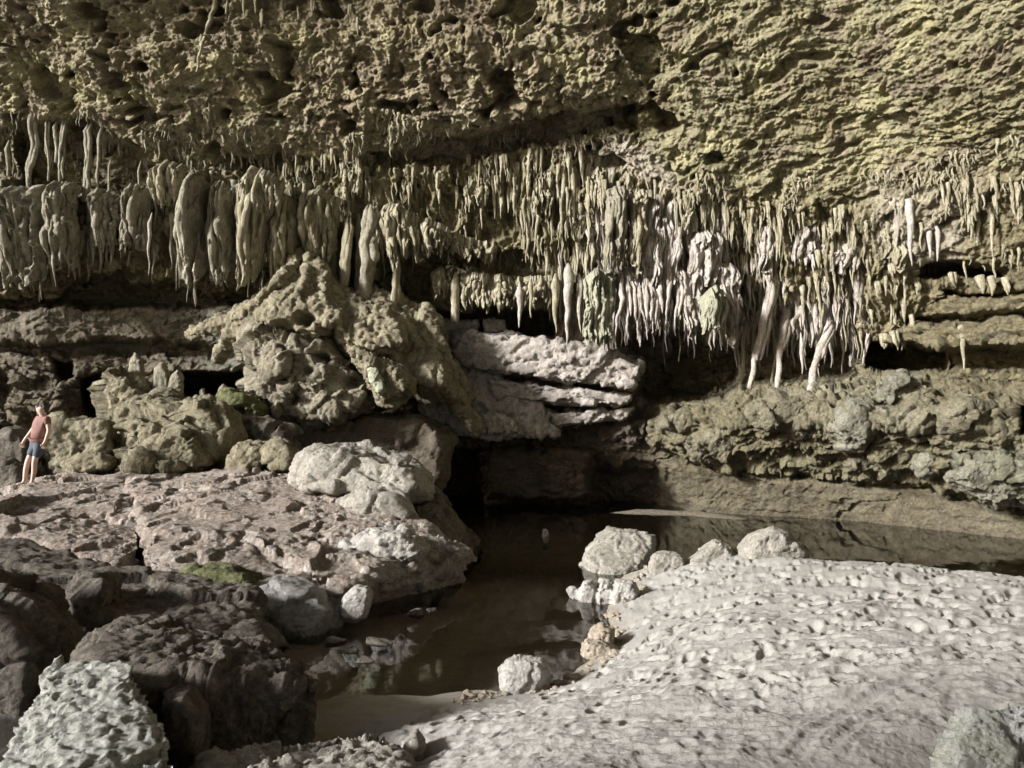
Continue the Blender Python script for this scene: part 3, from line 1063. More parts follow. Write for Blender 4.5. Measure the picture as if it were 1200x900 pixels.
# dark boulders of the near left
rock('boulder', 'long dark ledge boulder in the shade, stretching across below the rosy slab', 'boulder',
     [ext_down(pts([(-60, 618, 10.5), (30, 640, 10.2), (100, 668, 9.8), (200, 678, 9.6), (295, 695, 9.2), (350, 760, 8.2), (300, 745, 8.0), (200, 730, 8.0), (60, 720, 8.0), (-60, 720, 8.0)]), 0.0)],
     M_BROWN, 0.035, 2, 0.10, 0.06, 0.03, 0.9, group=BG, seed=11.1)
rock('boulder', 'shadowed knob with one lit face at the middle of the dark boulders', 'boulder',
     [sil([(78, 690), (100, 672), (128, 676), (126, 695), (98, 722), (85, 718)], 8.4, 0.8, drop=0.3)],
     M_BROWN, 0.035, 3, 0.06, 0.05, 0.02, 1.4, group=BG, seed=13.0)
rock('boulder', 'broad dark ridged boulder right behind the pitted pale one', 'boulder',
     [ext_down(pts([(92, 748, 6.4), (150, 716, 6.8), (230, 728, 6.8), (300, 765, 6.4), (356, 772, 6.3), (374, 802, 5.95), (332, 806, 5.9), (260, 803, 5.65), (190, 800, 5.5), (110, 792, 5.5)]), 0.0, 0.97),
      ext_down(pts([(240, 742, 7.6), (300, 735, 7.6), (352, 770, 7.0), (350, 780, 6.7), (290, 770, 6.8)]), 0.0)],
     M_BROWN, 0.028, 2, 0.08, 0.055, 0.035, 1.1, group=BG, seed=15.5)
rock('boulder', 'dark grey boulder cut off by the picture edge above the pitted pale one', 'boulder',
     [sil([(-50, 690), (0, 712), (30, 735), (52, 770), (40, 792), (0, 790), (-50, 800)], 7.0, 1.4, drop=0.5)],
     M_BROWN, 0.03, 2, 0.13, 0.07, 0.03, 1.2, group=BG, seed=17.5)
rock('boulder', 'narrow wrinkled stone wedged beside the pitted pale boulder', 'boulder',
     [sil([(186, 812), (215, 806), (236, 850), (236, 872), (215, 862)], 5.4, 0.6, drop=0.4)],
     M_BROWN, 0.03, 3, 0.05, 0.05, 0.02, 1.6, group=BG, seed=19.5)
rock('boulder', 'pitted pale grey boulder standing closest at the lower corner', 'boulder',
     [ext_down(pts([(20, 835, 5.0), (62, 772, 5.3), (105, 768, 5.4), (155, 772, 5.3), (185, 830, 4.9), (215, 900, 4.3), (200, 950, 3.9), (60, 950, 3.7), (-20, 930, 4.0)]), 0.1)],
     M_PIT, 0.022, 3, 0.05, 0.02, 0.012, 1.3, group=BG, style='pit', seed=23.5)
rock('boulder', 'low craggy boulder at the bottom edge beside the sand', 'boulder',
     [ext_down(pts([(235, 890, 4.9), (300, 868, 5.2), (345, 862, 5.3), (400, 855, 5.4), (440, 866, 5.3), (470, 890, 5.0), (480, 930, 4.6), (380, 960, 4.2), (260, 950, 4.3)]), 0.2)],
     M_PALEB, 0.022, 1, 0.10, 0.055, 0.03, 1.4, group=BG, seed=25.5)
rock('boulder', 'small pointed stone standing in the sand at the shadow edge', 'stone',
     [sil([(466, 890), (474, 868), (488, 860), (498, 872), (494, 890), (480, 896)], 5.4, 0.25, drop=0.1)],
     M_PALEB, 0.018, 2, 0.02, 0.02, 0.01, 2.5, group=BG, seed=27.0)
for poly_, lab in [
    (pts([(-330, 690, 7.4), (-250, 645, 7.8), (-150, 650, 7.9), (-80, 700, 7.6), (-90, 760, 6.9), (-200, 770, 6.6), (-330, 760, 6.8)]), 'low dark boulder just beyond the picture edge by the shaded ledge boulder'),
    (pts([(-420, 640, 10.5), (-300, 600, 11.2), (-160, 602, 11.4), (-90, 640, 11.0), (-120, 690, 10.0), (-280, 700, 9.6), (-400, 690, 9.8)]), 'wide brown boulder beyond the picture edge below the slab of the person'),
    (pts([(-420, 800, 5.2), (-330, 760, 5.4), (-220, 765, 5.5), (-170, 820, 5.2), (-230, 880, 4.7), (-380, 880, 4.6)]), 'rounded dark boulder beyond the picture edge near the pitted pale one')]:
    rock('boulder', lab, 'boulder', [ext_down(poly_, 0.1)], M_BROWN, 0.05, 2, 0.12, 0.06, 0.03, 1.0, group=BG, seed=29.5 + poly_[0][1])
# rocks behind and around the person
GB = 'boulders below the cave wall behind the person'
rock('boulder', 'square brown block behind the standing person', 'boulder',
     [sil([(56, 492), (75, 486), (128, 492), (132, 520), (118, 548), (58, 556), (50, 520)], 19, 1.6, front=0.9, drop=0.3)],
     M_MOSSY, 0.06, 2, 0.08, 0.10, 0.05, 1.3, group=GB, seed=31.0)
rock('boulder', 'dark round boulder beside the legs of the person', 'boulder',
     [sil([(-10, 515), (4, 500), (22, 500), (32, 515), (34, 540), (20, 552), (-10, 552)], 18.6, 1.2, drop=0.3)],
     M_BROWN, 0.06, 3, 0.08, 0.05, 0.02, 1.0, group=GB, seed=33.0)
rock('boulder', 'heap of dark stones at the picture edge behind the person', 'boulder',
     [sil([(-30, 545), (0, 540), (24, 548), (34, 560), (20, 575), (-30, 575)], 17.6, 1.2, drop=0.3)],
     M_BROWN, 0.06, 2, 0.12, 0.1, 0.04, 1.5, group=GB, style='lump', seed=34.0)
rock('boulder', 'flat grey green stone low between the block and the moss topped boulders', 'boulder',
     [sil([(74, 544), (92, 532), (118, 528), (136, 534), (134, 550), (100, 556), (80, 554)], 17.8, 0.9)],
     M_MOSSY, 0.05, 2, 0.07, 0.06, 0.03, 1.3, group=GB, seed=35.0)
rock('boulder', 'tall craggy olive boulder leaning on the cave wall above the mossy ones', 'boulder',
     [sil([(118, 440), (128, 430), (150, 436), (175, 470), (172, 500), (140, 520), (120, 500), (126, 470)], 20.8, 1.2),
      sil([(135, 480), (180, 470), (210, 480), (200, 520), (150, 530)], 20.2, 1.4)],
     M_MOSSY, 0.045, 1, 0.28, 0.10, 0.05, 1.1, group=GB, seed=37.0)
rock('boulder', 'large moss topped boulder in the middle of the heap behind the slab', 'boulder',
     [sil([(132, 520), (150, 490), (185, 470), (225, 465), (262, 480), (285, 510), (270, 545), (200, 550), (140, 540)], 18.8, 1.8, lean=0.5),
      sil([(135, 500), (160, 480), (190, 490), (180, 540), (140, 548)], 18.3, 1.0)],
     M_MOSSY, 0.045, 1, 0.30, 0.10, 0.05, 1.0, group=GB, seed=39.0)
rock('boulder', 'wedge shaped pale edged boulder in front of the large moss topped one', 'boulder',
     [sil([(144, 552), (165, 535), (185, 515), (215, 498), (228, 505), (240, 540), (236, 556), (180, 558)], 17.6, 1.0, lean=0.3)],
     M_MOSSY, 0.04, 1, 0.24, 0.09, 0.045, 1.2, group=GB, seed=41.0)
rock('boulder', 'vivid green topped rock below the dark hole in the wall', 'boulder',
     [sil([(248, 472), (262, 458), (280, 462), (295, 476), (312, 478), (310, 490), (280, 494), (255, 486)], 20.4, 1.1)],
     M_GREEN, 0.045, 2, 0.12, 0.08, 0.04, 1.4, group=GB, seed=43.0)
rock('boulder', 'angular fallen rock with a lit corner just behind the slab', 'boulder',
     [sil([(268, 552), (272, 526), (292, 518), (312, 524), (316, 540), (300, 555)], 17.4, 0.9)],
     M_MOSSY, 0.045, 2, 0.10, 0.08, 0.03, 1.5, group=GB, seed=45.0)
rock('boulder', 'small pale green stone next to the rounded grey boulder', 'boulder',
     [sil([(308, 530), (322, 514), (338, 518), (346, 535), (340, 552), (318, 553)], 17.0, 0.7)],
     M_MOSSY, 0.04, 2, 0.08, 0.07, 0.03, 1.7, group=GB, seed=47.0)
rock('boulder', 'dark brown rock filling the gap under the green topped rock', 'boulder',
     [sil([(235, 520), (262, 494), (300, 490), (345, 505), (350, 530), (300, 550), (245, 552)], 19.4, 1.2)],
     M_BROWN, 0.06, 2, 0.14, 0.1, 0.04, 1.2, group=GB, seed=49.0)
# rocks of the pool and the sand
RP = 'stones along the water edge of the sand'
rock('boulder', 'large pale block standing in the water at the tip of the sand', 'boulder',
     [ext_down(sil([(682, 655), (692, 640), (715, 632), (722, 622), (735, 630), (771, 628), (766, 650), (752, 668), (720, 672), (690, 664)], 14.2, 1.3, front=0.85, lean=0.8), -0.5)],
     M_PALEB, 0.035, 3, 0.06, 0.05, 0.02, 1.4, group=RP, seed=51.0)
rock('boulder', 'low pale rock between the large block and the sand crest', 'stone',
     [sil([(760, 664), (765, 650), (782, 647), (800, 652), (808, 662), (780, 668)], 12.7, 0.7, drop=0.3)],
     M_PALEB, 0.03, 3, 0.05, 0.04, 0.015, 1.6, group=RP, seed=53.0)
rock('boulder', 'flat pale rock with a hump on the sand crest', 'stone',
     [sil([(800, 660), (818, 648), (832, 640), (846, 632), (858, 640), (866, 652), (850, 660)], 12.6, 0.8, drop=0.3)],
     M_PALEB, 0.03, 3, 0.05, 0.04, 0.015, 1.6, group=RP, seed=55.0)
rock('boulder', 'domed pale boulder sitting on the sand crest', 'boulder',
     [sil([(868, 646), (882, 628), (905, 619), (925, 624), (932, 640), (948, 650), (920, 662), (880, 658)], 12.0, 1.0, drop=0.3),
      sil([(918, 640), (932, 634), (946, 645), (948, 656), (920, 660)], 11.8, 0.6, drop=0.3)],
     M_PALEB, 0.03, 3, 0.05, 0.045, 0.015, 1.5, group=RP, seed=57.0)
rock('boulder', 'white knobbly rock bar reaching into the pool', 'stone',
     [sil([(678, 694), (684, 678), (694, 677), (700, 690), (694, 700)], 11.3, 0.4, drop=0.2),
      sil([(698, 698), (704, 680), (716, 682), (720, 698)], 11.2, 0.4, drop=0.2),
      sil([(714, 700), (722, 682), (742, 682), (748, 694), (738, 706)], 11.1, 0.5, drop=0.2),
      sil([(661, 690), (670, 686), (686, 692), (680, 697), (668, 694)], 11.4, 0.2, drop=0.1)],
     M_CRYST, 0.022, 2, 0.03, 0.03, 0.012, 2.2, group=RP, seed=59.0)
rock('boulder', 'tan sandy stone with a dark hollow at the water edge', 'stone',
     [sil([(692, 758), (696, 742), (706, 735), (716, 740), (720, 755), (710, 764)], 8.9, 0.4, drop=0.15),
      sil([(680, 764), (686, 752), (704, 752), (726, 760), (724, 772), (700, 775)], 8.6, 0.4, drop=0.15)],
     M_SANDROCK, 0.022, 2, 0.04, 0.035, 0.014, 2.0, group=RP, seed=61.0)
rock('boulder', 'white box shaped stone alone at the near shore of the pool', 'stone',
     [sil([(588, 784), (596, 778), (615, 775), (636, 778), (642, 790), (630, 804), (598, 806), (590, 796)], 7.5, 0.35, drop=0.1)],
     M_CRYST, 0.018, 2, 0.03, 0.03, 0.012, 2.4, group=RP, seed=63.0)
rock('boulder', 'tiny white stone poking out of the dark water', 'stone',
     [sil([(635, 628), (636, 620), (640, 618), (643, 623), (643, 629)], 17.8, 0.25, drop=0.3)],
     M_CRYST, 0.025, 1, 0.02, 0.02, 0.01, 3.0, group=RP, seed=65.0)
rock('boulder', 'bleached boulder with pale green algae at the corner of the sand', 'boulder',
     [ext_down(pts([(1113, 880, 3.35), (1128, 842, 3.5), (1160, 828, 3.6), (1195, 814, 3.7), (1245, 800, 3.8), (1310, 900, 3.5), (1250, 990, 3.0), (1120, 960, 3.05), (1106, 900, 3.25)]), 0.6)],
     rock_mat('algae_boulder', (0.80, 0.80, 0.77), (0.66, 0.68, 0.52), (0.86, 0.86, 0.83), 1.8, 6, 0.9, 0.9, 30), 0.018, 2, 0.05, 0.05, 0.03, 2.2, group=RP, seed=67.0)
# small stones in the shaded shallows
for k, (px, py, w) in enumerate([(490, 717, 9), (506, 714, 6), (440, 752, 16), (408, 760, 12), (395, 748, 12), (425, 772, 12)]):
    P = at_z(px, py, 0.02)
    r = w / F * P[1]
    rr_ = random.Random(k)
    lump = [P + np.array([rr_.gauss(0, .62) * r, rr_.gauss(0, .6) * r, rr_.uniform(-.8, .28) * r]) for _ in range(26)]
    rock('stone', 'small dark stone awash in the shaded shallows below the slab', 'stone', [lump], M_BROWN, max(0.02, r / 7), 2, 0.02, 0.02, 0.01, 2.0, group='small stones in the shaded shallows', seed=70 + k)

# ------------------------------------------------------------------ large limestone features on the wall
rock('limestone_block', 'pale bedded limestone block jutting out under the stalactites', 'rock ledge',
     [pts([(515, 386, 23.4), (560, 392, 22.6), (640, 398, 22.2), (700, 405, 21.9), (754, 428, 21.5), (740, 456, 21.7), (640, 440, 22.3), (560, 432, 22.8), (515, 420, 23.2), (515, 386, 26), (750, 425, 25), (740, 456, 25), (515, 425, 26)])],
     M_LIME, 0.06, 1, 0.10, 0.09, 0.04, 1.1, style='slab', seed=81.0)
rock('limestone_block', 'thin whitish limestone shelf beneath the pale bedded block', 'rock ledge',
     [pts([(575, 446, 22.9), (640, 450, 22.6), (700, 462, 22.3), (738, 466, 22.2), (720, 474, 22.3), (640, 472, 22.8), (580, 464, 23.0), (575, 446, 26), (738, 466, 25), (600, 474, 26), (720, 476, 25)])],
     M_LIME, 0.06, 1, 0.08, 0.08, 0.04, 1.2, style='slab', seed=83.0)
rock('limestone_block', 'low layer of pale limestone blocks at the back, above the big pale bedded block', 'rock ledge',
     [pts([(508, 374, 24.2), (560, 376, 23.8), (558, 390, 23.8), (510, 388, 24.2), (508, 374, 26), (560, 376, 26), (558, 390, 26), (510, 388, 26)]),
      pts([(566, 374, 24.0), (592, 374, 23.8), (594, 388, 23.8), (568, 390, 24.0), (566, 374, 26), (592, 374, 26), (594, 388, 26), (568, 390, 26)])],
     M_LIME, 0.05, 1, 0.05, 0.05, 0.03, 1.3, style='slab', seed=82.0)
rock('limestone_block', 'thin dark edged limestone step low down, last one above the mud coloured base block', 'rock ledge',
     [pts([(596, 486, 23.4), (660, 484, 22.9), (742, 478, 22.6), (735, 490, 22.7), (660, 500, 23.0), (600, 504, 23.5), (596, 486, 26), (742, 478, 25), (735, 490, 25), (600, 504, 26)])],
     M_LIME, 0.05, 1, 0.08, 0.07, 0.04, 1.3, style='slab', seed=84.0)
rock('flowstone', 'fan of wrinkled pale flowstone spilling below the limestone shelf', 'flowstone',
     [pts([(520, 400, 23.6), (545, 440, 23.2), (580, 470, 23.0), (640, 480, 23.0), (655, 510, 22.9), (560, 512, 22.8), (500, 490, 23.0), (490, 440, 23.6), (520, 400, 26), (650, 500, 26), (490, 470, 26)]),
      pts([(550, 500, 22.6), (570, 485, 22.5), (600, 490, 22.5), (610, 508, 22.6), (580, 512, 24)])],
     M_LIME, 0.05, 2, 0.12, 0.14, 0.05, 1.3, style='flow', seed=85.0)
FL = rock('flowstone', 'huge lumpy olive flowstone mound bulging from the wall at the foot of the columns', 'flowstone',
     [sil([(274, 380), (298, 348), (345, 302), (374, 308), (412, 346), (424, 386), (380, 402), (318, 398)], 21.9, 2.6, lean=0.9, front=0.62),
      sil([(345, 344), (400, 338), (450, 352), (486, 372), (492, 412), (442, 430), (388, 410)], 22.0, 2.6, lean=1.0, front=0.62),
      sil([(425, 370), (480, 362), (514, 386), (532, 430), (536, 470), (494, 470), (446, 434)], 22.3, 2.4, lean=1.0, front=0.62)]
     + chain([(352, 296, 21.9, .16), (334, 322, 20.95, .18), (306, 350, 20.9, .16), (280, 374, 21.2, .2)])
     + chain([(362, 300, 21.6, .15), (358, 335, 20.75, .16), (336, 362, 20.6, .2), (316, 384, 20.8, .15)])
     + chain([(374, 308, 21.6, .15), (380, 344, 20.8, .2), (392, 372, 20.55, .14), (412, 400, 20.5, .16), (440, 424, 20.5, .14)])
     + chain([(404, 346, 21.6, .2), (430, 366, 21.1, .22), (440, 392, 20.85, .28), (462, 416, 20.9, .18), (470, 440, 21.0, .2)])
     + chain([(440, 354, 21.8, .15), (470, 374, 21.3, .2), (488, 400, 21.15, .16), (500, 430, 21.2, .25), (510, 458, 21.3, .16)])
     + chain([(470, 364, 22.1, .2), (504, 380, 21.7, .16), (520, 412, 21.5, .18), (532, 450, 21.8, .16)])
     + chain([(300, 362, 21.3, .3), (272, 376, 21.9, .3), (244, 384, 22.6, .25), (222, 392, 23.0, .2)]) + chain([(286, 380, 21.3, .25), (268, 398, 21.9, .25), (256, 420, 22.4, .2)])
     + chain([(520, 440, 21.7, .3), (540, 476, 22.2, .3), (558, 500, 22.5, .25)]) + chain([(500, 400, 21.6, .3), (524, 426, 22.0, .3), (548, 462, 22.6, .25)])
     + chain([(420, 348, 22.0, .3), (450, 352, 22.1, .25), (490, 362, 22.5, .25), (520, 384, 22.8, .2)])
     + chain([(352, 350, 20.7, .2), (372, 380, 20.6, .24)]) + chain([(424, 384, 20.8, .3), (428, 400, 20.7, .24)]) + chain([(500, 368, 22.0, .28), (508, 380, 21.9, .25)]),
     M_FLOW, 0.05, 5, 0.12, 0.10, 0.045, 1.2, style='flow', seed=87.0, dents=[(338, 386, 20.6, .28, .8), (360, 378, 20.6, .3, .9), (300, 378, 20.9, .2, .5), (500, 446, 21.2, .25, .6), (420, 424, 20.5, .25, .7), (325, 340, 20.9, .14, .3)])
rock('flowstone', 'brown hanging snout of rock with a bright green patch under the flowstone mound', 'flowstone',
     [sil([(404, 402), (425, 412), (445, 425), (470, 430), (486, 446), (484, 460), (462, 476), (450, 476), (436, 455), (420, 425)], 20.3, 0.9, lean=-0.3)],
     M_FLOW, 0.04, 2, 0.10, 0.09, 0.04, 1.5, style='flow', seed=89.0)
rock('flowstone', 'pale green calcite patch on the underside of the hanging snout', 'calcite patch',
     [sil([(429, 428), (440, 427), (450, 440), (452, 462), (444, 466), (434, 445)], 19.85, 0.35)],
     rock_mat('green_calcite', (0.46, 0.48, 0.36), (0.34, 0.36, 0.24), (0.56, 0.57, 0.47), 2, 8, 0.85, 0.6, 30), 0.03, 2, 0.05, 0.05, 0.02, 2.0, seed=91.0)
rock('rock_outcrop', 'craggy broken rock face under the flowstone mound, left of the hanging snout', 'rock outcrop',
     [sil([(284, 375), (330, 395), (380, 400), (415, 425), (440, 465), (420, 490), (360, 500), (310, 490), (300, 440), (282, 410)], 21.8, 2.4, front=0.85),
      sil([(290, 400), (330, 400), (345, 430), (320, 450), (290, 430)], 20.9, 1.2),
      sil([(335, 420), (380, 415), (400, 440), (370, 460), (330, 455)], 20.9, 1.2)],
     rock_mat('craggy_wall_rock', (0.33, 0.29, 0.21), (0.23, 0.20, 0.14), (0.44, 0.41, 0.33), 0.8, 4, 0.9, 0.8, 20), 0.05, 1, 0.26, 0.12, 0.06, 1.1, seed=93.0, dents=[(330, 448, 20.6, .22, .6), (376, 420, 20.5, .2, .6), (362, 434, 20.5, .16, .5), (312, 420, 20.8, .16, .5), (415, 448, 20.8, .25, .7), (345, 470, 20.8, .18, .5)])
rock('rock_outcrop', 'smooth dark brown rock face leaning over the water behind the rounded boulder', 'rock outcrop',
     [sil([(310, 495), (380, 490), (440, 480), (500, 490), (530, 515), (528, 560), (516, 600), (440, 560), (340, 530)], 22.6, 2.4, front=0.85)],
     rock_mat('dark_mud_rock', (0.17, 0.14, 0.105), (0.12, 0.10, 0.075), (0.22, 0.185, 0.14), 0.8, 4, 0.85, 0.6, 18), 0.07, 4, 0.16, 0.08, 0.03, 0.9, seed=95.0)
for k, (poly, d, lab) in enumerate([
    ([(150, 440), (152, 420), (158, 412), (166, 420), (168, 440), (160, 444)], 21.6, 'stubby grey stalagmite furthest from the dark hole on the ledge'),
    ([(176, 456), (182, 430), (190, 424), (197, 434), (199, 456), (186, 460)], 21.2, 'grey cone stalagmite in the middle of the row beside the dark hole'),
    ([(194, 464), (198, 440), (208, 431), (214, 440), (213, 466), (202, 470)], 21.0, 'knobbed grey stalagmite right at the mouth of the dark hole'),
    ([(232, 466), (233, 456), (238, 453), (241, 464)], 21.2, 'tiny grey stalagmite inside the dark hole'),
    ([(252, 470), (258, 454), (262, 450), (267, 466)], 21.2, 'pointed grey stalagmite behind the vivid green rock')]):
    rock('stalagmite', lab, 'stalagmite', [sil(poly, d, 0.4, drop=0.15)], M_GREY, 0.03, 2, 0.03, 0.03, 0.015, 2.0, group='stalagmites by the dark hole', seed=100 + k)

M_CRAG = rock_mat('olive_crag', (0.20, 0.178, 0.12), (0.12, 0.107, 0.072), (0.31, 0.285, 0.205), 0.9, 4, 0.9, 0.8, 20)
M_CRAGP = rock_mat('grey_green_crag', (0.255, 0.24, 0.185), (0.16, 0.15, 0.11), (0.35, 0.335, 0.27), 0.9, 4, 0.9, 0.8, 20)
GW = 'rock outcrops of the wall over the mud bank'
for poly, th_, m_, lab in [
    ([(1026, 470), (1034, 444), (1056, 436), (1080, 446), (1086, 470), (1060, 482)], 1.0, M_CRAGP, 'pale grey rounded lump on the ledge below the right cave'),
    ([(880, 480), (905, 456), (960, 462), (972, 490), (940, 512), (900, 505)], 1.1, M_CRAG, 'olive lump of rock under the feet of the white columns'),
    ([(924, 500), (950, 492), (974, 498), (960, 518), (936, 520)], 1.0, M_CRAGP, 'pale broken edge of rock under the olive lump'),
    ([(974, 500), (996, 462), (1020, 470), (1024, 505), (1012, 528), (990, 524)], 1.1, M_CRAGP, 'upright greyish rock rib between the olive lump and the pale rounded lump'),
    ([(985, 545), (1010, 520), (1050, 525), (1072, 548), (1040, 560), (1000, 558)], 1.0, M_CRAG, 'overhanging olive rock low over the mud bank'),
    ([(1072, 545), (1084, 528), (1098, 536), (1096, 560), (1080, 562)], 0.8, M_CRAGP, 'small angular block sticking out at the overhang corner'),
    ([(1110, 560), (1130, 535), (1180, 532), (1215, 545), (1215, 590), (1160, 594), (1130, 580)], 1.0, M_CRAGP, 'grey green crinkled outcrop hanging lowest over the mud bank'),
    ([(800, 520), (830, 500), (870, 505), (880, 535), (850, 548), (812, 540)], 0.9, M_CRAG, 'olive outcrop at the near end of the mud bank by the dark recess'),
    ([(770, 500), (788, 478), (815, 476), (822, 500), (795, 515)], 0.9, M_CRAG, 'small olive outcrop under the dark recess'),
    ([(1100, 480), (1130, 462), (1180, 470), (1190, 500), (1150, 512), (1112, 505)], 0.9, M_CRAG, 'flat olive bulge of wall near the picture edge')]:
    cx_, cy_ = np.mean(np.array(poly), 0)
    rock('rock_outcrop', lab, 'rock outcrop', [sil(poly, Dq(cx_, cy_) + 0.3, th_, front=0.6)], m_, 0.045, 2, 0.16, 0.09, 0.05, 1.3, group=GW, seed=200 + cx_)

# pebbles along the water line
pr = random.Random(9)
bmp_ = bmesh.new()
for k in range(320):
    t = pr.random()
    L = [(545, 822), (600, 806), (645, 806), (690, 784), (722, 762), (728, 738), (716, 712), (738, 690), (762, 666), (800, 657), (860, 655)]
    q = t * (len(L) - 1)
    i = min(int(q), len(L) - 2)
    px_ = L[i][0] * (1 - q + i) + L[i + 1][0] * (q - i) + pr.gauss(0, 9)
    py_ = L[i][1] * (1 - q + i) + L[i + 1][1] * (q - i) + pr.gauss(0, 4)
    p = at_z(px_, py_, 0.04)
    zg = max(gz(p[0], p[1]), -0.02)
    r = 0.012 + 0.05 * pr.random() ** 3
    mt = bmesh.ops.create_icosphere(bmp_, subdivisions=1, radius=r)
    sx_, sy_, sz_ = pr.uniform(.7, 1.4), pr.uniform(.7, 1.4), pr.uniform(.5, .9)
    for v in mt['verts']:
        v.co = Vector((p[0] + v.co.x * sx_ * pr.uniform(.85, 1.15), p[1] + v.co.y * sy_, zg + 0.2 * r + v.co.z * sz_))
pme = bpy.data.meshes.new('pebbles')
bmp_.to_mesh(pme)
bmp_.free()
tag(link('pebbles', pme, M_SANDROCK), None, None, None, 'stuff')

# ------------------------------------------------------------------ stalactites, columns, draperies
def tube(path, radii, segs=10, flat=1.0, seed=0.0, rag=0.16, fl=7.0):
    """closed wobbly tapering body along a path"""
    path = np.asarray(path, float)
    n = len(path)
    ang = np.linspace(0, 2 * math.pi, segs, endpoint=False)
    T = np.gradient(path, axis=0)
    T /= np.linalg.norm(T, axis=1)[:, None] + 1e-9
    ref = np.array([0, 1, 0.0])
    S = np.cross(T, ref)
    S /= np.linalg.norm(S, axis=1)[:, None] + 1e-9
    U = np.cross(S, T)
    ring = path[:, None, :] + radii[:, None, None] * (np.cos(ang)[None, :, None] * S[:, None, :] + flat * np.sin(ang)[None, :, None] * U[:, None, :])
    R = ring.reshape(-1, 3)
    cen = np.repeat(path, segs, 0)
    out = R - cen
    k = 1 + rag * fbm(np.stack([R[:, 0] * fl, R[:, 1] * fl, R[:, 2] * fl * 0.35], -1) + seed, 1.0, 2, 0.6, 1) + rag * perlin(cen * 4.5 + seed)
    R = cen + out * k[:, None]
    V = np.concatenate([R, [path[0] - 0.02 * T[0], path[-1] + T[-1] * radii[-1] * 0.8]])
    faces = grid_faces(n, segs, wrap=True)
    tri = []
    for j in range(segs):
        tri.append((n * segs, (j + 1) % segs, j, j))
        tri.append((n * segs + 1, (n - 1) * segs + j, (n - 1) * segs + (j + 1) % segs, (n - 1) * segs + j))
    return V, faces, [(a, b, c) for a, b, c, _ in tri[0::2]] + [(t[0], t[1], t[2]) for t in tri[1::2]]


def tube_mesh(name, *a, **k):
    V, q, t = tube(*a, **k)
    me = bpy.data.meshes.new(name)
    me.from_pydata([tuple(v) for v in V], [], [tuple(int(i) for i in f) for f in q] + [tuple(int(i) for i in f) for f in t])
    smooth(me)
    return me


N_ST = [0]


def stal(px, y0, y1, w, mat, label, group=None, d=None, px1=None, taper=0.8, name='stalactite', cat='stalactite', bulge=0.0, up=0.35, flat=1.0, off=0.12, parent=None, w1=None, strands=1):
    """hanging spike from photo pixel (px, y0) to (px1, y1); its depth is that of the rock it grows from"""
    N_ST[0] += 1
    s = N_ST[0] * 3.77
    dd = (Dq(px, y0) + 0.06 if d is None else d) - off
    A = at(px, y0, dd)
    Bp = at(px1 if px1 is not None else px, y1, (Dq(px1, y1) - 0.05) if (w1 is not None and d is None and px1 is not None and name == 'stone_column') else dd)
    L = np.linalg.norm(Bp - A)
    n = int(np.clip(L / 0.07, 7, 42))
    t = np.linspace(0, 1, n)
    path = A[None] * (1 - t[:, None]) + Bp[None] * t[:, None]
    r = w / 2 / F * dd * (0.72 if w1 is not None and strands > 1 else 1)
    wob = min(0.25 * r + 0.02, 0.09)
    path[:, 0] += wob * 2.0 * perlin(np.stack([t * L * 1.3 + s, t * 0 + s, t * 0], -1))
    path[:, 1] += wob * 2.0 * perlin(np.stack([t * L * 1.3 + s + 40, t * 0 + s, t * 0], -1))
    if w1 is None:
        rad_ = 0.9 * r * (np.maximum(1 - t, 0.0) ** 0.9 * (1 + 0.16 * perlin(np.stack([t * L * 4.5 + s, 0 * t, 0 * t + 7], -1)))) + 0.010
    else:
        rad_ = r * (1 - t) + w1 / 2 / F * dd * t
    rad_ = rad_ * (1 + bulge * np.sin(t * math.pi))
    top = np.array([A + (np.array([0, 0.25, 1.0]) * up * q) for q in (1.0, 0.5)])
    path = np.concatenate([top, path])
    fl0 = 1.0 if d is not None else 1.3
    rad_ = np.concatenate([[r * (fl0 if d is None else 0.2), r * ((1 + fl0) / 2 if d is None else 0.65)], rad_])
    Vs, Fs = [], []
    for q in range(strands):
        p2, r2 = path.copy(), rad_.copy()
        if strands > 1:
            a0 = 2 * math.pi * q / strands + s
            tt = np.linspace(0, 1, len(p2))
            p2[:, 0] += r * 0.7 * np.cos(a0 + 2.5 * tt * math.sin(s + q)) + r * 0.5 * perlin(np.stack([tt * 5 + q * 9 + s, 0 * tt, 0 * tt], -1))
            p2[:, 1] += r * 0.7 * np.sin(a0 + 2.5 * tt * math.sin(s + q))
            r2 *= 0.62 * (1 + 0.22 * perlin(np.stack([tt * 6 + q * 5 + s, 0 * tt + 3, 0 * tt], -1)))
            if w1 is None:
                r2 *= 1.25
            if q:
                k0 = int(len(p2) * (1 - 0.45 * abs(math.sin(s * 1.7 + q * 2.1))))
                p2, r2 = p2[:max(6, k0)], r2[:max(6, k0)].copy()
                r2[-3:] *= [0.8, 0.55, 0.25]
        V, fq, ft = tube(p2, r2, segs=10 if w < 9 else 16, seed=s + q, flat=flat, rag=0.16, fl=14.0)
        o0 = sum(len(x) for x in Vs)
        Vs.append(V)
        Fs += [tuple(int(i) + o0 for i in f) for f in fq] + [tuple(int(i) + o0 for i in f) for f in ft]
    me = bpy.data.meshes.new(name)
    me.from_pydata([tuple(v) for v in np.concatenate(Vs)], [], Fs)
    smooth(me)
    o = link(name, me, mat, parent)
    if parent is None:
        tag(o, label, cat, group)
    return o


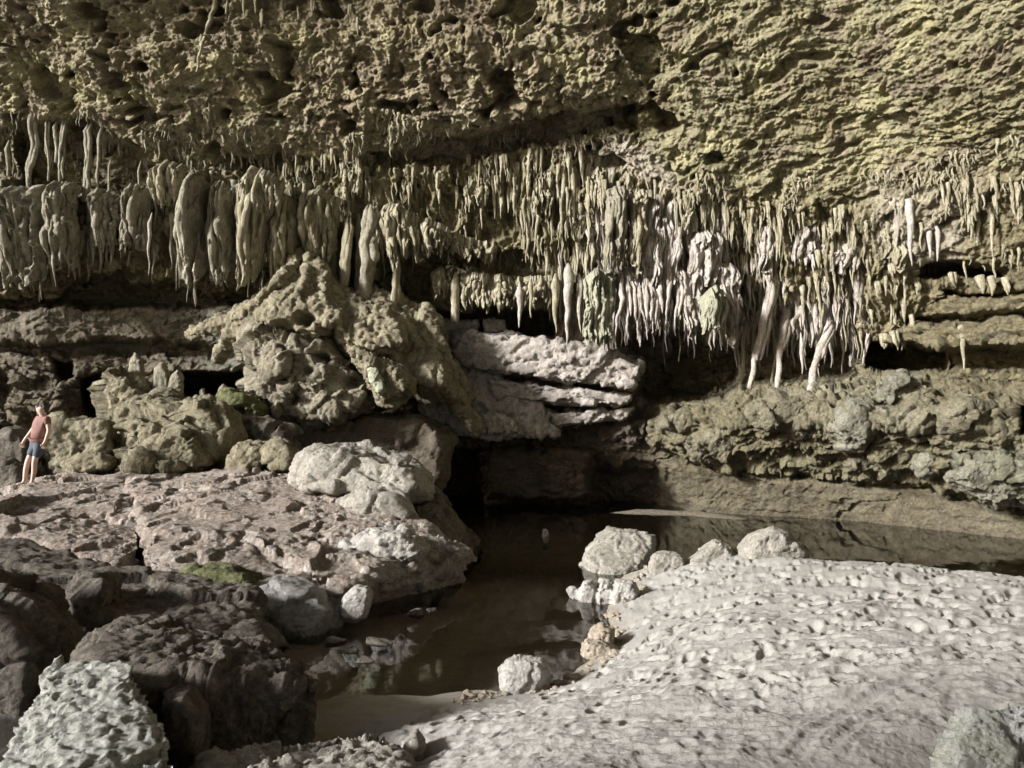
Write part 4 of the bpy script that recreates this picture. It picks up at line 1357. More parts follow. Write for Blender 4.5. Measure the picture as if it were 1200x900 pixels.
def drape(top, bot, d, ribs, amp, mat, label, name='drapery', cat='drapery', group=None, jag=10, thick=0.25, curve=0.5, seed=0.0, lean=0.0, nv=60):
    """folded curtain of dripstone: ribbed front and back skins joined round the edge"""
    top = np.array(top, float)
    bot = np.array(bot, float)
    n = int(max(24, ribs * 9))
    u = np.linspace(0, 1, n)
    tx = np.interp(u, np.linspace(0, 1, len(top)), top[:, 0])
    ty = np.interp(u, np.linspace(0, 1, len(top)), top[:, 1])
    bx = np.interp(u, np.linspace(0, 1, len(bot)), bot[:, 0])
    by = np.interp(u, np.linspace(0, 1, len(bot)), bot[:, 1])
    ln = abs(by - ty).mean()
    sd = np.stack([u * ribs, u * 0 + seed, u * 0], -1)
    v = np.linspace(0, 1, nv)
    Uu, Vv = np.meshgrid(u, v)
    s2 = np.stack([Uu.ravel() * ribs, Vv.ravel() * 2.2 + seed * 3.1, 0 * Uu.ravel()], -1)
    ph = Uu * ribs + 0.9 * perlin(s2 * np.array([0.6, 0.25, 1])).reshape(Uu.shape) + 0.35 * perlin(s2 * np.array([1.3, 0.9, 1]) + 5).reshape(Uu.shape)
    rib = np.abs(np.sin(math.pi * ph)) ** 0.8 * (0.7 + 0.7 * perlin(s2 * 0.8 + 17).reshape(Uu.shape))
    by = by + jag * 1.4 * (rib[-1] - 0.7) + 0.16 * ln * perlin(sd * 0.9 + 8)
    ty = ty + 0.05 * ln * perlin(sd * 0.8 + 3)
    X = tx * (1 - Vv) + bx * Vv
    Yp = ty * (1 - Vv) + by * Vv
    fade = np.minimum(1, 0.35 + Vv * 3)
    prof = np.sin(np.clip(Uu, 0.0, 1.0) * math.pi) ** 0.5
    dd = d + lean * Vv - curve * prof * (1 - 0.45 * Vv) * (1 + 0.5 * perlin(s2 * 0.5 + 29).reshape(Uu.shape)) - amp * rib * fade
    rx, rz = ray(X, Yp)
    d_ref = d
    front = np.stack([rx * d_ref, dd, CAM[2] + rz * d_ref], -1)
    nz = fbm(front.reshape(-1, 3) * np.array([1, 1, 0.35]) + seed, 4.0, 3, 0.55, 1).reshape(X.shape)
    nb = fbm(front.reshape(-1, 3) + seed, 1.5, 2, 0.5).reshape(X.shape)
    kf, _ = facets(front.reshape(-1, 3) * np.array([1.5, 1, 0.7]) + seed, 3.0, 0.9)
    kf2, _ = facets(front.reshape(-1, 3) * np.array([1.5, 1, 0.8]) + seed, 7.0, 0.9)
    front[..., 1] -= 0.09 * nz + 0.20 * nb + 0.15 * kf.reshape(X.shape) + 0.07 * kf2.reshape(X.shape)
    front[..., 0] += 0.08 * nb + 0.03 * nz
    front[0, :, 2] += 0.2
    front[0, :, 1] += 0.3
    back = front.copy()
    edge = np.clip(np.minimum(np.minimum(Uu, 1 - Uu) * 8, (1 - Vv) * 6), 0, 1) ** 0.5
    back[..., 1] = np.maximum(front[..., 1] + 0.02, front[..., 1] + thick * edge + 0.5 * amp * rib * edge)
    nvn = nv * n
    Vx = np.concatenate([front.reshape(-1, 3), back.reshape(-1, 3)])
    q = grid_faces(nv, n)
    fs_ = [q[:, ::-1], q + nvn]
    i = np.arange(n - 1)
    fs_.append(np.stack([i, i + 1, i + 1 + nvn, i + nvn], -1))
    b = (nv - 1) * n + i
    fs_.append(np.stack([b + 1, b, b + nvn, b + 1 + nvn], -1))
    k = np.arange(nv - 1) * n
    fs_.append(np.stack([k + n, k, k + nvn, k + n + nvn], -1))
    k2 = k + n - 1
    fs_.append(np.stack([k2, k2 + n, k2 + n + nvn, k2 + nvn], -1))
    Q4 = [tuple(int(z) for z in f) for f in np.concatenate(fs_)]
    allV = [Vx]
    rg = random.Random(seed * 13 + 1)
    wid = np.linalg.norm(front[nv // 2, 0, [0, 2]] - front[nv // 2, -1, [0, 2]]) / ribs
    for q in range(int(ribs * 3.6)):
        thin = q > ribs * 1.1
        u0 = rg.uniform(0.03, 0.97)
        sl_ = rg.uniform(-0.5, 0.5) / ribs
        v0, v1 = rg.choice([0, 0.1, 0.3, 0.5 if thin else 0]), rg.uniform(0.65, 1.22 if thin else 1.08)
        m_ = max(8, int(26 * (v1 - v0)))
        tt = np.linspace(v0, v1, m_)
        pth = []
        for t in tt:
            uu = min(max(u0 + sl_ * t + 0.12 / ribs * math.sin(5 * t + q), 0), 1)
            p = front[min(int(min(t, 1) * (nv - 1)), nv - 1), int(uu * (n - 1))].copy()
            if t > 1:
                p[2] -= (t - 1) * ln / F * d
            pth.append(p)
        pth = np.array(pth)
        kk = np.linspace(0, 1, m_)
        for c in range(3):
            pth[1:-1, c] = (pth[:-2, c] + pth[1:-1, c] + pth[2:, c]) / 3
        r0 = wid * (rg.uniform(0.05, 0.13) if thin else rg.uniform(0.14, 0.34)) + 0.012
        pth[:, 1] -= 0.25 * r0
        V2, f4, f3 = tube(pth, r0 * (0.55 + 0.6 * np.sin(np.clip(kk * 1.15, 0, 1) * math.pi * 0.8)) * np.clip((1 - kk) * 4, 0.15, 1), segs=10, seed=q + seed * 7.0, rag=0.2, fl=11.0)
        o0 = sum(len(x) for x in allV)
        allV.append(V2)
        Q4 += [tuple(int(i2) + o0 for i2 in f) for f in f4] + [tuple(int(i2) + o0 for i2 in f) for f in f3]
    me = bpy.data.meshes.new(name)
    me.from_pydata([tuple(z) for z in np.concatenate(allV)], [], Q4)
    smooth(me)
    o = link(name, me, mat)
    return tag(o, label, cat, group)


# left draperies
G = 'grey draperies along the left overhang'
drape([(2, 258), (25, 232), (60, 226)], [(8, 325), (30, 350), (58, 330)], 22.4, 4, 0.28, M_GREY, 'broad claw shaped grey drapery at the picture edge, lowest of the overhang', group=G, seed=1, curve=0.6)
drape([(58, 232), (75, 226), (96, 228)], [(62, 316), (78, 322), (92, 312)], 22.4, 3, 0.25, M_GREY, 'grey drapery with a thin pale tooth next to the claw shaped one', group=G, seed=2)
drape([(108, 236), (125, 232), (143, 236)], [(112, 292), (125, 296), (140, 290)], 22.6, 3, 0.2, M_GREY, 'short grey drapery between two gaps under the row of twisted columns', group=G, seed=3, jag=8)
drape([(146, 240), (160, 232), (178, 228)], [(146, 292), (162, 296), (176, 300)], 22.4, 3, 0.22, M_GREY, 'pale fluted drapery like a spread hand beside the long thin stalactite', group=G, seed=4)
drape([(178, 205), (200, 200), (218, 204)], [(180, 238), (196, 246), (216, 230)], 22.0, 5, 0.16, M_TAN, 'mossy drapery with short drips above the spread hand one', group=G, seed=5, jag=9)
drape([(222, 226), (235, 217), (250, 228)], [(210, 330), (228, 332), (246, 322)], 21.9, 3, 0.3, M_GREY, 'tall bell shaped drapery at the middle of the left overhang', group=G, seed=6, curve=0.8)
drape([(250, 232), (262, 224), (276, 230)], [(250, 335), (262, 338), (276, 330)], 21.9, 3, 0.25, M_GREY, 'straight thick drapery just right of the bell shaped one', group=G, seed=7, curve=0.6)
drape([(272, 228), (282, 224), (292, 228)], [(270, 280), (280, 284), (290, 276)], 22.1, 2, 0.2, M_GREY, 'short smooth drapery hooked over the straight thick one', group=G, seed=8)
drape([(284, 222), (300, 208), (332, 220)], [(282, 340), (294, 338), (304, 330)], 21.8, 3, 0.28, M_TAN, 'knobby olive drapery ending above the flowstone mound', group=G, seed=9, curve=0.7)
drape([(304, 214), (318, 210), (334, 222)], [(308, 258), (320, 262), (332, 254)], 21.6, 4, 0.15, M_TAN, 'small rounded drapery cap with drips next to the knobby olive one', group=G, seed=10, jag=10)
drape([(318, 250), (334, 238), (350, 244)], [(318, 322), (332, 330), (352, 318)], 22.0, 3, 0.22, M_TAN, 'ragged olive drapery beside the flowstone mound top', group=G, seed=11)
drape([(352, 238), (375, 232), (398, 240)], [(354, 305), (376, 318), (396, 308)], 22.2, 4, 0.2, M_TAN, 'olive drapery with a green streak left of the columns', group=G, seed=12)
G = 'stone columns standing on the flowstone mound'
stal(434, 254, 362, 22, M_GREY, 'thickest pale stone column rising from the mound', G, d=21.9, px1=434, name='stone_column', cat='column', w1=25, strands=5)
stal(408, 268, 354, 13, M_TAN, 'crooked tan stone column left of the thickest one', G, d=22.1, px1=405, name='stone_column', cat='column', w1=20, strands=4)
stal(466, 300, 380, 8, M_TAN, 'thin knotty stone column right of the thickest one', G, d=22.0, px1=464, name='stone_column', cat='column', w1=16, strands=3)
stal(388, 285, 345, 10, M_GREY, 'short dark column in the shadow beside the crooked tan one', G, d=22.6, name='stone_column', cat='column', w1=12)
stal(420, 262, 340, 7, M_GREY, 'slim dark column squeezed behind the thickest one', G, d=22.7, name='stone_column', cat='column', w1=9)
stal(534, 332, 376, 10, M_TAN, 'round tan stump hanging in the lower fringe over the pale block', G, d=22.4, name='stone_column', cat='column', w1=9)
drape([(437, 262), (455, 248), (478, 256), (500, 264), (530, 278)], [(450, 310), (462, 316), (480, 304), (500, 304), (526, 300)], 22.0, 11, 0.16, M_TAN, 'wide tan organ pipe drapery spreading right from the thickest column', seed=13, jag=22, curve=0.5)
drape([(528, 276), (550, 284), (582, 292)], [(530, 306), (552, 306), (580, 306)], 22.2, 8, 0.12, M_TAN, 'low fringe drapery continuing the organ pipe one to the right', seed=14, jag=10, curve=0.2)
drape([(506, 322), (518, 320), (530, 324)], [(508, 348), (518, 350), (528, 346)], 22.6, 4, 0.12, M_TAN, 'small comb drapery left of the round tan stump', seed=15, jag=10, curve=0.2)
drape([(540, 326), (575, 328), (610, 332), (650, 330)], [(542, 360), (575, 362), (606, 360), (648, 362)], 22.4, 14, 0.14, M_TAN, 'long lower fringe drapery above the dark holes over the pale block', seed=16, jag=14, curve=0.25)
# centre curtains
drape([(682, 334), (698, 326), (720, 324)], [(682, 402), (700, 406), (714, 410)], 21.2, 6, 0.16, M_GREENSTONE, 'pale green curtain with straight folds touching the limestone block', seed=17, jag=7, curve=0.35)
drape([(711, 230), (722, 226), (734, 230)], [(706, 306), (720, 318), (732, 310)], 21.0, 4, 0.16, M_GREY, 'grey fluted curtain high in the middle of the stalactites', seed=18, jag=14, curve=0.35)
drape([(738, 238), (748, 232), (758, 236)], [(734, 312), (744, 318), (752, 306)], 20.9, 3, 0.16, M_TAN, 'yellowish fluted curtain beside the grey one', seed=19, jag=14, curve=0.35)
drape([(754, 240), (772, 242), (796, 246)], [(744, 330), (770, 342), (792, 338)], 21.1, 8, 0.16, M_PALE, 'wide lilac grey curtain right of the yellowish one', seed=20, jag=16, curve=0.3)
drape([(722, 318), (745, 322), (770, 330), (792, 336)], [(724, 388), (748, 394), (770, 386), (790, 380)], 21.3, 14, 0.22, M_PALE, 'white ragged curtain of spikes over the dark recess', seed=21, jag=26, curve=0.3)
drape([(786, 318), (805, 326), (828, 326)], [(790, 374), (806, 388), (822, 384)], 21.1, 7, 0.18, M_PALE, 'white broken curtain between the lilac one and the rounded greenish one', seed=22, jag=18, curve=0.3)
drape([(819, 356), (834, 344), (850, 356)], [(821, 394), (836, 390), (848, 392)], 20.5, 5, 0.1, M_GREENSTONE, 'rounded greenish curtain like a broom head among the white spikes', seed=23, jag=5, curve=0.6)
drape([(838, 312), (852, 318), (866, 322)], [(846, 398), (856, 396), (866, 384)], 20.9, 4, 0.18, M_PALE, 'white knobbly curtain just right of the broom head one', seed=24, jag=16, curve=0.3)
drape([(805, 285), (825, 278), (845, 284)], [(806, 332), (826, 340), (846, 334)], 21.0, 6, 0.18, M_PALE, 'lilac white clump of drips above the broom head curtain', seed=25, jag=16, curve=0.3)

S1 = 'named stalactites of the great cluster'
for px, y0, y1, w, m, lab, px1 in [
    (690, 192, 298, 9, M_TAN, 'longest yellowish stalactite in the upper middle cluster, knobbed at its tip', 688),
    (701, 186, 262, 8, M_TAN, 'straight tan stalactite just right of the longest yellowish one', 700),
    (671, 205, 262, 8, M_TAN, 'tan stalactite with dark gaps on both sides, left of the longest yellowish one', 672),
    (660, 206, 276, 7, M_TAN, 'slim slightly curved tan stalactite, second left of the longest yellowish one', 657),
    (647, 225, 284, 7, M_TAN, 'single free hanging tan spike in front of a dark hollow', 647),
    (633, 214, 296, 8, M_TAN, 'long tan stalactite bending left with a wrinkled root', 626),
    (620, 234, 308, 8, M_TAN, 'leaning tan stalactite, first of the large ones from the left of the cluster', 617),
    (565, 222, 268, 6, M_TAN, 'lone tan stalactite under the lip, left of the great cluster', 565),
    (579, 228, 256, 5, M_TAN, 'short tan stalactite beside the lone one under the lip', 579),
    (678, 262, 322, 7, M_TAN, 'tan stalactite hanging below the longest one, above the green curtain', 677),
    (712, 300, 396, 8, M_PALE, 'pale stalactite hugging the right edge of the green curtain', 716),
    (666, 322, 406, 13, M_PALE, 'thick pinkish spike reaching down to the limestone block', 664),
    (679, 334, 390, 9, M_PALE, 'pinkish white spike between the thick one and the green curtain', 678),
    (651, 334, 390, 10, M_TAN, 'tan spike left of the thick pinkish one', 652),
    (609, 344, 384, 9, M_PALE, 'whitish hook shaped drip alone between two dark holes', 609),
    (622, 336, 372, 6, M_TAN, 'small tan drip right of the whitish hook shaped one', 622),
]:
    stal(px, y0, y1, w, m, lab, S1, d=None if y0 < 300 else 21.6, px1=px1)
SD = random.Random(3)
for px, y0, y1, w, px1 in [(728, 350, 394, 7, 728), (737, 352, 396, 6, 737), (746, 350, 398, 7, 745), (760, 348, 398, 8, 760), (774, 340, 386, 7, 773), (786, 335, 381, 7, 786), (796, 340, 386, 7, 796), (812, 355, 403, 8, 811), (805, 350, 388, 6, 805), (836, 375, 411, 7, 836), (846, 372, 410, 8, 845), (864, 352, 393, 9, 863), (752, 345, 385, 6, 752), (767, 345, 390, 6, 767), (818, 345, 380, 5, 818)]:
    stal(px, y0, y1, w, M_PALE, 'white tapering spike in the row over the dark recess', 'white spikes over the dark recess', d=20.9, px1=px1 + SD.uniform(-4, 4), strands=2)
S2 = 'pale root like columns reaching the right ledge'
for px, y0, px1, y1, w, w1, lab in [
    (906, 332, 881, 460, 15, 9, 'stoutest white slanting column, leaning left down to the ledge'),
    (922, 368, 912, 455, 12, 9, 'white wrinkled column just right of the stoutest slanting one'),
    (874, 380, 867, 452, 4, 4, 'thread thin column left of the stoutest slanting one'),
    (911, 392, 905, 448, 4, 3.5, 'thread thin column in the gap between the two white columns'),
    (972, 376, 951, 458, 12, 13, 'twisted white column widening at its foot like a root'),
    (1007, 330, 1003, 428, 13, 11, 'tall straight grey column, last of the row before the dark cave'),
    (1018, 392, 1012, 426, 5, 4, 'short leaning rod beside the tall straight grey column'),
    (967, 345, 966, 400, 10, 7, 'pale drip joining the twisted column from above'),
    (995, 378, 974, 408, 8, 8, 'slanting arm between the tall grey and the twisted column'),
    (893, 345, 884, 400, 8, 5, 'pale branch running along the stoutest slanting column')]:
    stal(px, y0, y1, w, M_PALE if w > 4.5 else M_TAN, lab, S2, px1=px1, w1=w1, name='stone_column', cat='column', strands=5 if w > 9 else (3 if w > 4.5 else 1))
stal(940, 404, 438, 5, M_PALE, 'lonely white stalactite with a thick head in the dark gap between the columns', S2, d=20.6)
for px, y0, y1, w, lab in [
    (821, 244, 264, 6, 'short fat stalactite high above the broom head curtain'), (833, 252, 284, 5, 'slim stalactite right of the short fat one'), (850, 246, 276, 7, 'carrot shaped stalactite under the ceiling edge'),
    (872, 258, 291, 5, 'narrow stalactite, first of four in a row under the ceiling edge'), (880, 272, 296, 6, 'stubby stalactite, second of four in a row under the ceiling edge'), (893, 272, 306, 7, 'longest of four stalactites in a row under the ceiling edge'), (912, 268, 306, 7, 'club shaped stalactite, last of four in a row under the ceiling edge'),
    (1051, 248, 296, 10, 'thick white stalactite hanging from the pale cap'), (1067, 250, 312, 9, 'long white stalactite paired with the thick one under the pale cap'),
    (1090, 276, 302, 6, 'cream stalactite on the pale bulge'), (1098, 274, 306, 6, 'second cream stalactite on the pale bulge, slightly longer'), (1162, 256, 302, 5, 'rod shaped stalactite alone near the picture edge'),
    (1147, 262, 288, 5, 'bent stalactite left of the rod shaped one'), (1139, 260, 282, 4, 'short stalactite in the group left of the rod shaped one'), (1129, 398, 434, 5, 'single stalactite in the mouth of the right cave')]:
    stal(px, y0, y1, w, M_PALE if 1040 < px < 1100 else M_TAN, lab, 'stalactites of the right wall')
for px, y0, y1, w, px1, lab in [
    (40, 138, 224, 12, 37, 'thick twisted column at the start of the upper left row'), (55, 146, 212, 6, 56, 'slender column beside the thick twisted one in the upper left row'), (75, 148, 212, 8, 70, 'slanting column in the middle of the upper left row'),
    (105, 155, 236, 11, 100, 'dark twisted column dividing the upper left alcoves'), (119, 158, 222, 8, 115, 'pale wavy column right of the dark twisted one'), (163, 200, 233, 3, 163, 'needle thin stalactite above the spread hand drapery'),
    (128, 196, 226, 3, 128, 'needle thin stalactite right of the wavy column'), (65, 150, 190, 5, 66, 'short stub between slender and slanting column'), (8, 176, 206, 5, 8, 'small dark drip at the picture edge in the upper left alcove')]:
    stal(px, y0, y1, w, M_GREY, lab, 'twisted columns in the upper left alcoves', d=22.6, px1=px1, w1=w * 0.7, strands=3 if w > 5.5 else 1)
stal(176, 262, 322, 4, M_PALE, 'long thin pale stalactite left of the bell shaped drapery', 'twisted columns in the upper left alcoves', d=21.6, px1=174)

# the many small ones of each cluster
SC = random.Random(77)
for (poly, n, ln, wd, mats, lab, grp) in [
    ([(470, 200), (560, 186), (640, 178), (640, 235), (560, 245), (480, 228)], 34, (8, 24), (2.5, 5), (M_TAN,), 'small tan stalactite in the fringe under the middle of the ceiling lip', 'small stalactites under the ceiling lip'),
    ([(640, 180), (715, 182), (715, 240), (640, 250)], 26, (12, 38), (3, 6), (M_TAN,), 'small yellowish stalactite among the long ones of the great cluster', 'small stalactites of the great cluster'),
    ([(715, 205), (800, 225), (800, 260), (720, 240)], 14, (10, 30), (3, 6), (M_TAN, M_GREY), 'small stalactite over the fluted curtains', 'small stalactites over the fluted curtains'),
    ([(640, 290), (700, 270), (720, 330), (650, 345)], 18, (12, 40), (3, 6), (M_TAN, M_PALE), 'small spike above the green curtain', 'small spikes above the green curtain'),
    ([(720, 290), (870, 310), (868, 350), (724, 350)], 34, (12, 36), (3, 6), (M_PALE,), 'small white spike crowding the white curtains', 'small white spikes of the white curtains'),
    ([(800, 238), (1010, 250), (1010, 285), (810, 268)], 30, (8, 24), (2.5, 5), (M_TAN,), 'small tan drip under the right ceiling edge', 'small drips under the right ceiling edge'),
    ([(868, 300), (1010, 300), (1005, 375), (880, 370)], 36, (8, 26), (2.5, 6), (M_TAN, M_PALE), 'small knobby drip above the root like columns', 'small drips above the root like columns'),
    ([(1010, 300), (1080, 310), (1070, 380), (1020, 385)], 16, (8, 22), (3, 6), (M_TAN,), 'small drip on the wall left of the rock strata', 'small drips left of the strata'),
    ([(1080, 215), (1200, 205), (1200, 258), (1090, 262)], 20, (7, 20), (2.5, 5), (M_TAN,), 'small drip on the upper right bulge', 'small drips of the upper right bulge'),
    ([(1070, 328), (1195, 330), (1195, 342), (1070, 344)], 5, (6, 12), (4, 8), (M_TAN,), 'stubby drip along the upper stratum of the right wall', 'stubby drips of the strata'),
    ([(1035, 398), (1110, 400), (1110, 408), (1035, 408)], 4, (6, 14), (4, 8), (M_TAN,), 'stubby drip along the roof of the right cave', 'stubby drips of the cave roof'),
    ([(330, 175), (430, 172), (430, 215), (335, 225)], 22, (8, 24), (2.5, 5), (M_TAN,), 'small tan drip in the hanging patch above the columns', 'small drips above the columns'),
    ([(250, 0), (430, 0), (420, 40), (260, 30)], 8, (6, 14), (2.5, 4), (M_TAN,), 'tiny drip on the upper ceiling beside the root', 'tiny ceiling drips'),
]:
    P = np.array(poly, float)
    k = 0
    while k < n:
        x = SC.uniform(P[:, 0].min(), P[:, 0].max())
        y = SC.uniform(P[:, 1].min(), P[:, 1].max())
        if sdist(poly, np.array([x]), np.array([y]))[0] < 0:
            continue
        k += 1
        stal(x, y, y + SC.uniform(*ln), SC.uniform(*wd), SC.choice(mats), lab, grp, off=0.2, up=0.25, strands=SC.choice((1, 2, 3)))


SR = random.Random(19)
for q in (0, 2, 5, 7, 8, 9, 10, 11, 12, 13, 14, 15, 16):
    x0 = [340, 372, 405, 470, 500, 545, 590, 625, 655, 688, 735, 790, 830, 885, 930, 965, 1035][q]
    w_ = SR.uniform(20, 34)
    y0 = float(np.interp(x0, [340, 400, 470, 560, 640, 700, 760, 830, 900, 1000, 1040], [196, 196, 208, 212, 205, 200, 236, 250, 262, 275, 268])) + SR.uniform(-4, 26)
    ln_ = SR.uniform(30, 62)
    dq = min(Dq(x0 + w_ / 2, y0 + 4), Dq(x0 + w_ / 2, y0 + 12)) + 0.15
    pale_ = 720 < x0 < 1000
    drape([(x0, y0 + SR.uniform(0, 8)), (x0 + w_ / 2, y0), (x0 + w_, y0 + SR.uniform(0, 8))], [(x0 - 1, y0 + ln_ * SR.uniform(.6, 1)), (x0 + w_ / 2, y0 + ln_), (x0 + w_ + 1, y0 + ln_ * SR.uniform(.5, .9))],
          dq, SR.choice((4, 5, 6)), 0.14, M_PALE if pale_ and SR.random() < .6 else M_TAN, 'ragged curtain of fused drips filling the gaps between the stalactites of the wide band', group='ragged curtains between the stalactites', seed=40 + q, jag=16, curve=0.25, thick=0.3)


def fringe(name, n, poly, mat, lens, rads, seed, thr=-1.0):
    rg = np.random.RandomState(seed)
    P = np.array(poly, float)
    G = SH.reshape(nr, nc, 3)
    VA, FA = [], []
    k = 0
    off_ = 0
    while k < n:
        x = rg.uniform(P[:, 0].min(), P[:, 0].max(), 400)
        y = rg.uniform(P[:, 1].min(), P[:, 1].max(), 400)
        ok = sdist(poly, x, y) > 0
        for xx, yy in zip(x[ok], y[ok]):
            j, i = np.searchsorted(UX, xx), np.searchsorted(VY, yy)
            p = G[i, j].copy()
            if perlin(p[None] * 0.8 + seed)[0] < thr:
                continue
            k += 1
            if k > n:
                break
            L = lens[0] + (lens[1] - lens[0]) * rg.rand() ** 2
            r = rads[0] + (rads[1] - rads[0]) * rg.rand() ** 1.5
            m_ = max(5, int(L / 0.09))
            t = np.linspace(0, 1, m_)
            path = p[None] + np.stack([0.03 * np.sin(7 * t + k), 0.0 * t - 0.02, 0.12 - t * (L + 0.12)], -1)
            V2, f4, f3 = tube(path, r * (1 - t) ** 0.8 * (1 + 0.25 * np.sin(9 * t + k)) + 0.008, segs=6, seed=k * 1.3, rag=0.14, fl=12.0)
            VA.append(V2)
            FA += [tuple(int(q) + off_ for q in f) for f in f4] + [tuple(int(q) + off_ for q in f) for f in f3]
            off_ += len(V2)
    me = bpy.data.meshes.new(name)
    me.from_pydata([tuple(v) for v in np.concatenate(VA)], [], FA)
    smooth(me)
    tag(link(name, me, mat), None, None, None, 'stuff')


fringe('stalactite_fringe', 420, [(600, 185), (720, 200), (860, 238), (1010, 240), (1010, 400), (870, 400), (720, 390), (640, 345), (600, 250)], M_TAN, (0.15, 1.15), (0.02, 0.06), 13, -0.15)
fringe('stalactite_fringe', 380, [(330, 178), (430, 172), (520, 190), (650, 170), (720, 200), (860, 238), (1010, 240), (1200, 205), (1200, 300), (1080, 330), (1010, 400), (870, 400), (720, 390), (560, 350), (480, 330), (330, 230)], M_TAN, (0.1, 0.7), (0.018, 0.055), 3, 0.0)
fringe('stalactite_fringe', 420, [(690, 235), (800, 250), (870, 310), (1005, 330), (1000, 400), (870, 405), (700, 390)], M_PALE, (0.2, 1.2), (0.022, 0.065), 5, -0.2)
fringe('stalactite_fringe', 150, [(0, 148), (190, 165), (330, 180), (330, 215), (190, 205), (0, 220)], M_GREY, (0.12, 0.6), (0.025, 0.06), 7, 0.0)
fringe('stalactite_fringe', 620, [(330, 140), (430, 128), (520, 140), (640, 150), (700, 150), (770, 185), (860, 205), (950, 208), (1050, 198), (1200, 160), (1200, 212), (1050, 250), (950, 262), (860, 256), (760, 238), (650, 190), (520, 212), (430, 200), (330, 215)], M_TAN, (0.05, 0.42), (0.015, 0.05), 21, 0.05)
fringe('stalactite_fringe', 160, [(0, 118), (190, 130), (330, 150), (330, 195), (190, 190), (0, 160)], M_GREY, (0.05, 0.4), (0.015, 0.05), 23, 0.05)
fringe('stalactite_fringe', 260, [(-5, 226), (140, 232), (200, 210), (330, 212), (330, 300), (230, 310), (140, 285), (50, 320), (-5, 320)], M_GREY, (0.25, 1.5), (0.04, 0.12), 9, -0.2)
print('stalactites', N_ST[0])

# the dangling root on the upper ceiling
def root():
    P = [(254, -12), (251, 10), (246, 22), (242, 38), (237, 50), (233, 68), (231, 84)]
    path = np.array([at(x, y, Dq(x, max(y, 0)) - 0.35) for x, y in P])
    t = np.linspace(0, len(P) - 1, 40)
    path = np.stack([np.interp(t, range(len(P)), path[:, c]) for c in range(3)], -1)
    path[:, 0] += 0.05 * perlin(np.stack([t * 1.7, t * 0, t * 0], -1))
    me = tube_mesh('root', path, np.linspace(0.07, 0.03, 40), seed=4.0)
    tag(link('root', me, M_TAN), 'pale crooked root dangling from the ceiling', 'root')


root()

# ------------------------------------------------------------------ person
SKIN = plain_mat('skin', (0.54, 0.38, 0.31), 0.6, 12, 0.1)
SHIRT = plain_mat('faded_pink_shirt', (0.215, 0.115, 0.10), 0.9, 30, 0.15)
SHORTS = plain_mat('blue_grey_shorts', (0.065, 0.08, 0.105), 0.9, 30, 0.2)
HAIR = plain_mat('dark_hair', (0.025, 0.02, 0.018), 0.6, 60, 0.4)
SHOE = plain_mat('sandal', (0.20, 0.13, 0.11), 0.8, 30, 0.3)


def skin_mesh(name, joints, edges, mat, parent, sub=2, root=0):
    me = bpy.data.meshes.new(name)
    me.from_pydata([tuple(j[0]) for j in joints], edges, [])
    o = bpy.data.objects.new('tmp', me)
    COL.objects.link(o)
    o.modifiers.new('s', 'SKIN')
    sv = me.skin_vertices[0].data
    for i, j in enumerate(joints):
        r = j[1]
        sv[i].radius = r if isinstance(r, tuple) else (r, r)
        sv[i].use_root = (i == root)
    md = o.modifiers.new('u', 'SUBSURF')
    md.levels = sub
    md.render_levels = sub
    dg = bpy.context.evaluated_depsgraph_get()
    dg.update()
    out = bpy.data.meshes.new_from_object(o.evaluated_get(dg))
    bpy.data.objects.remove(o)
    out.name = name
    smooth(out)
    return link(name, out, mat, parent)


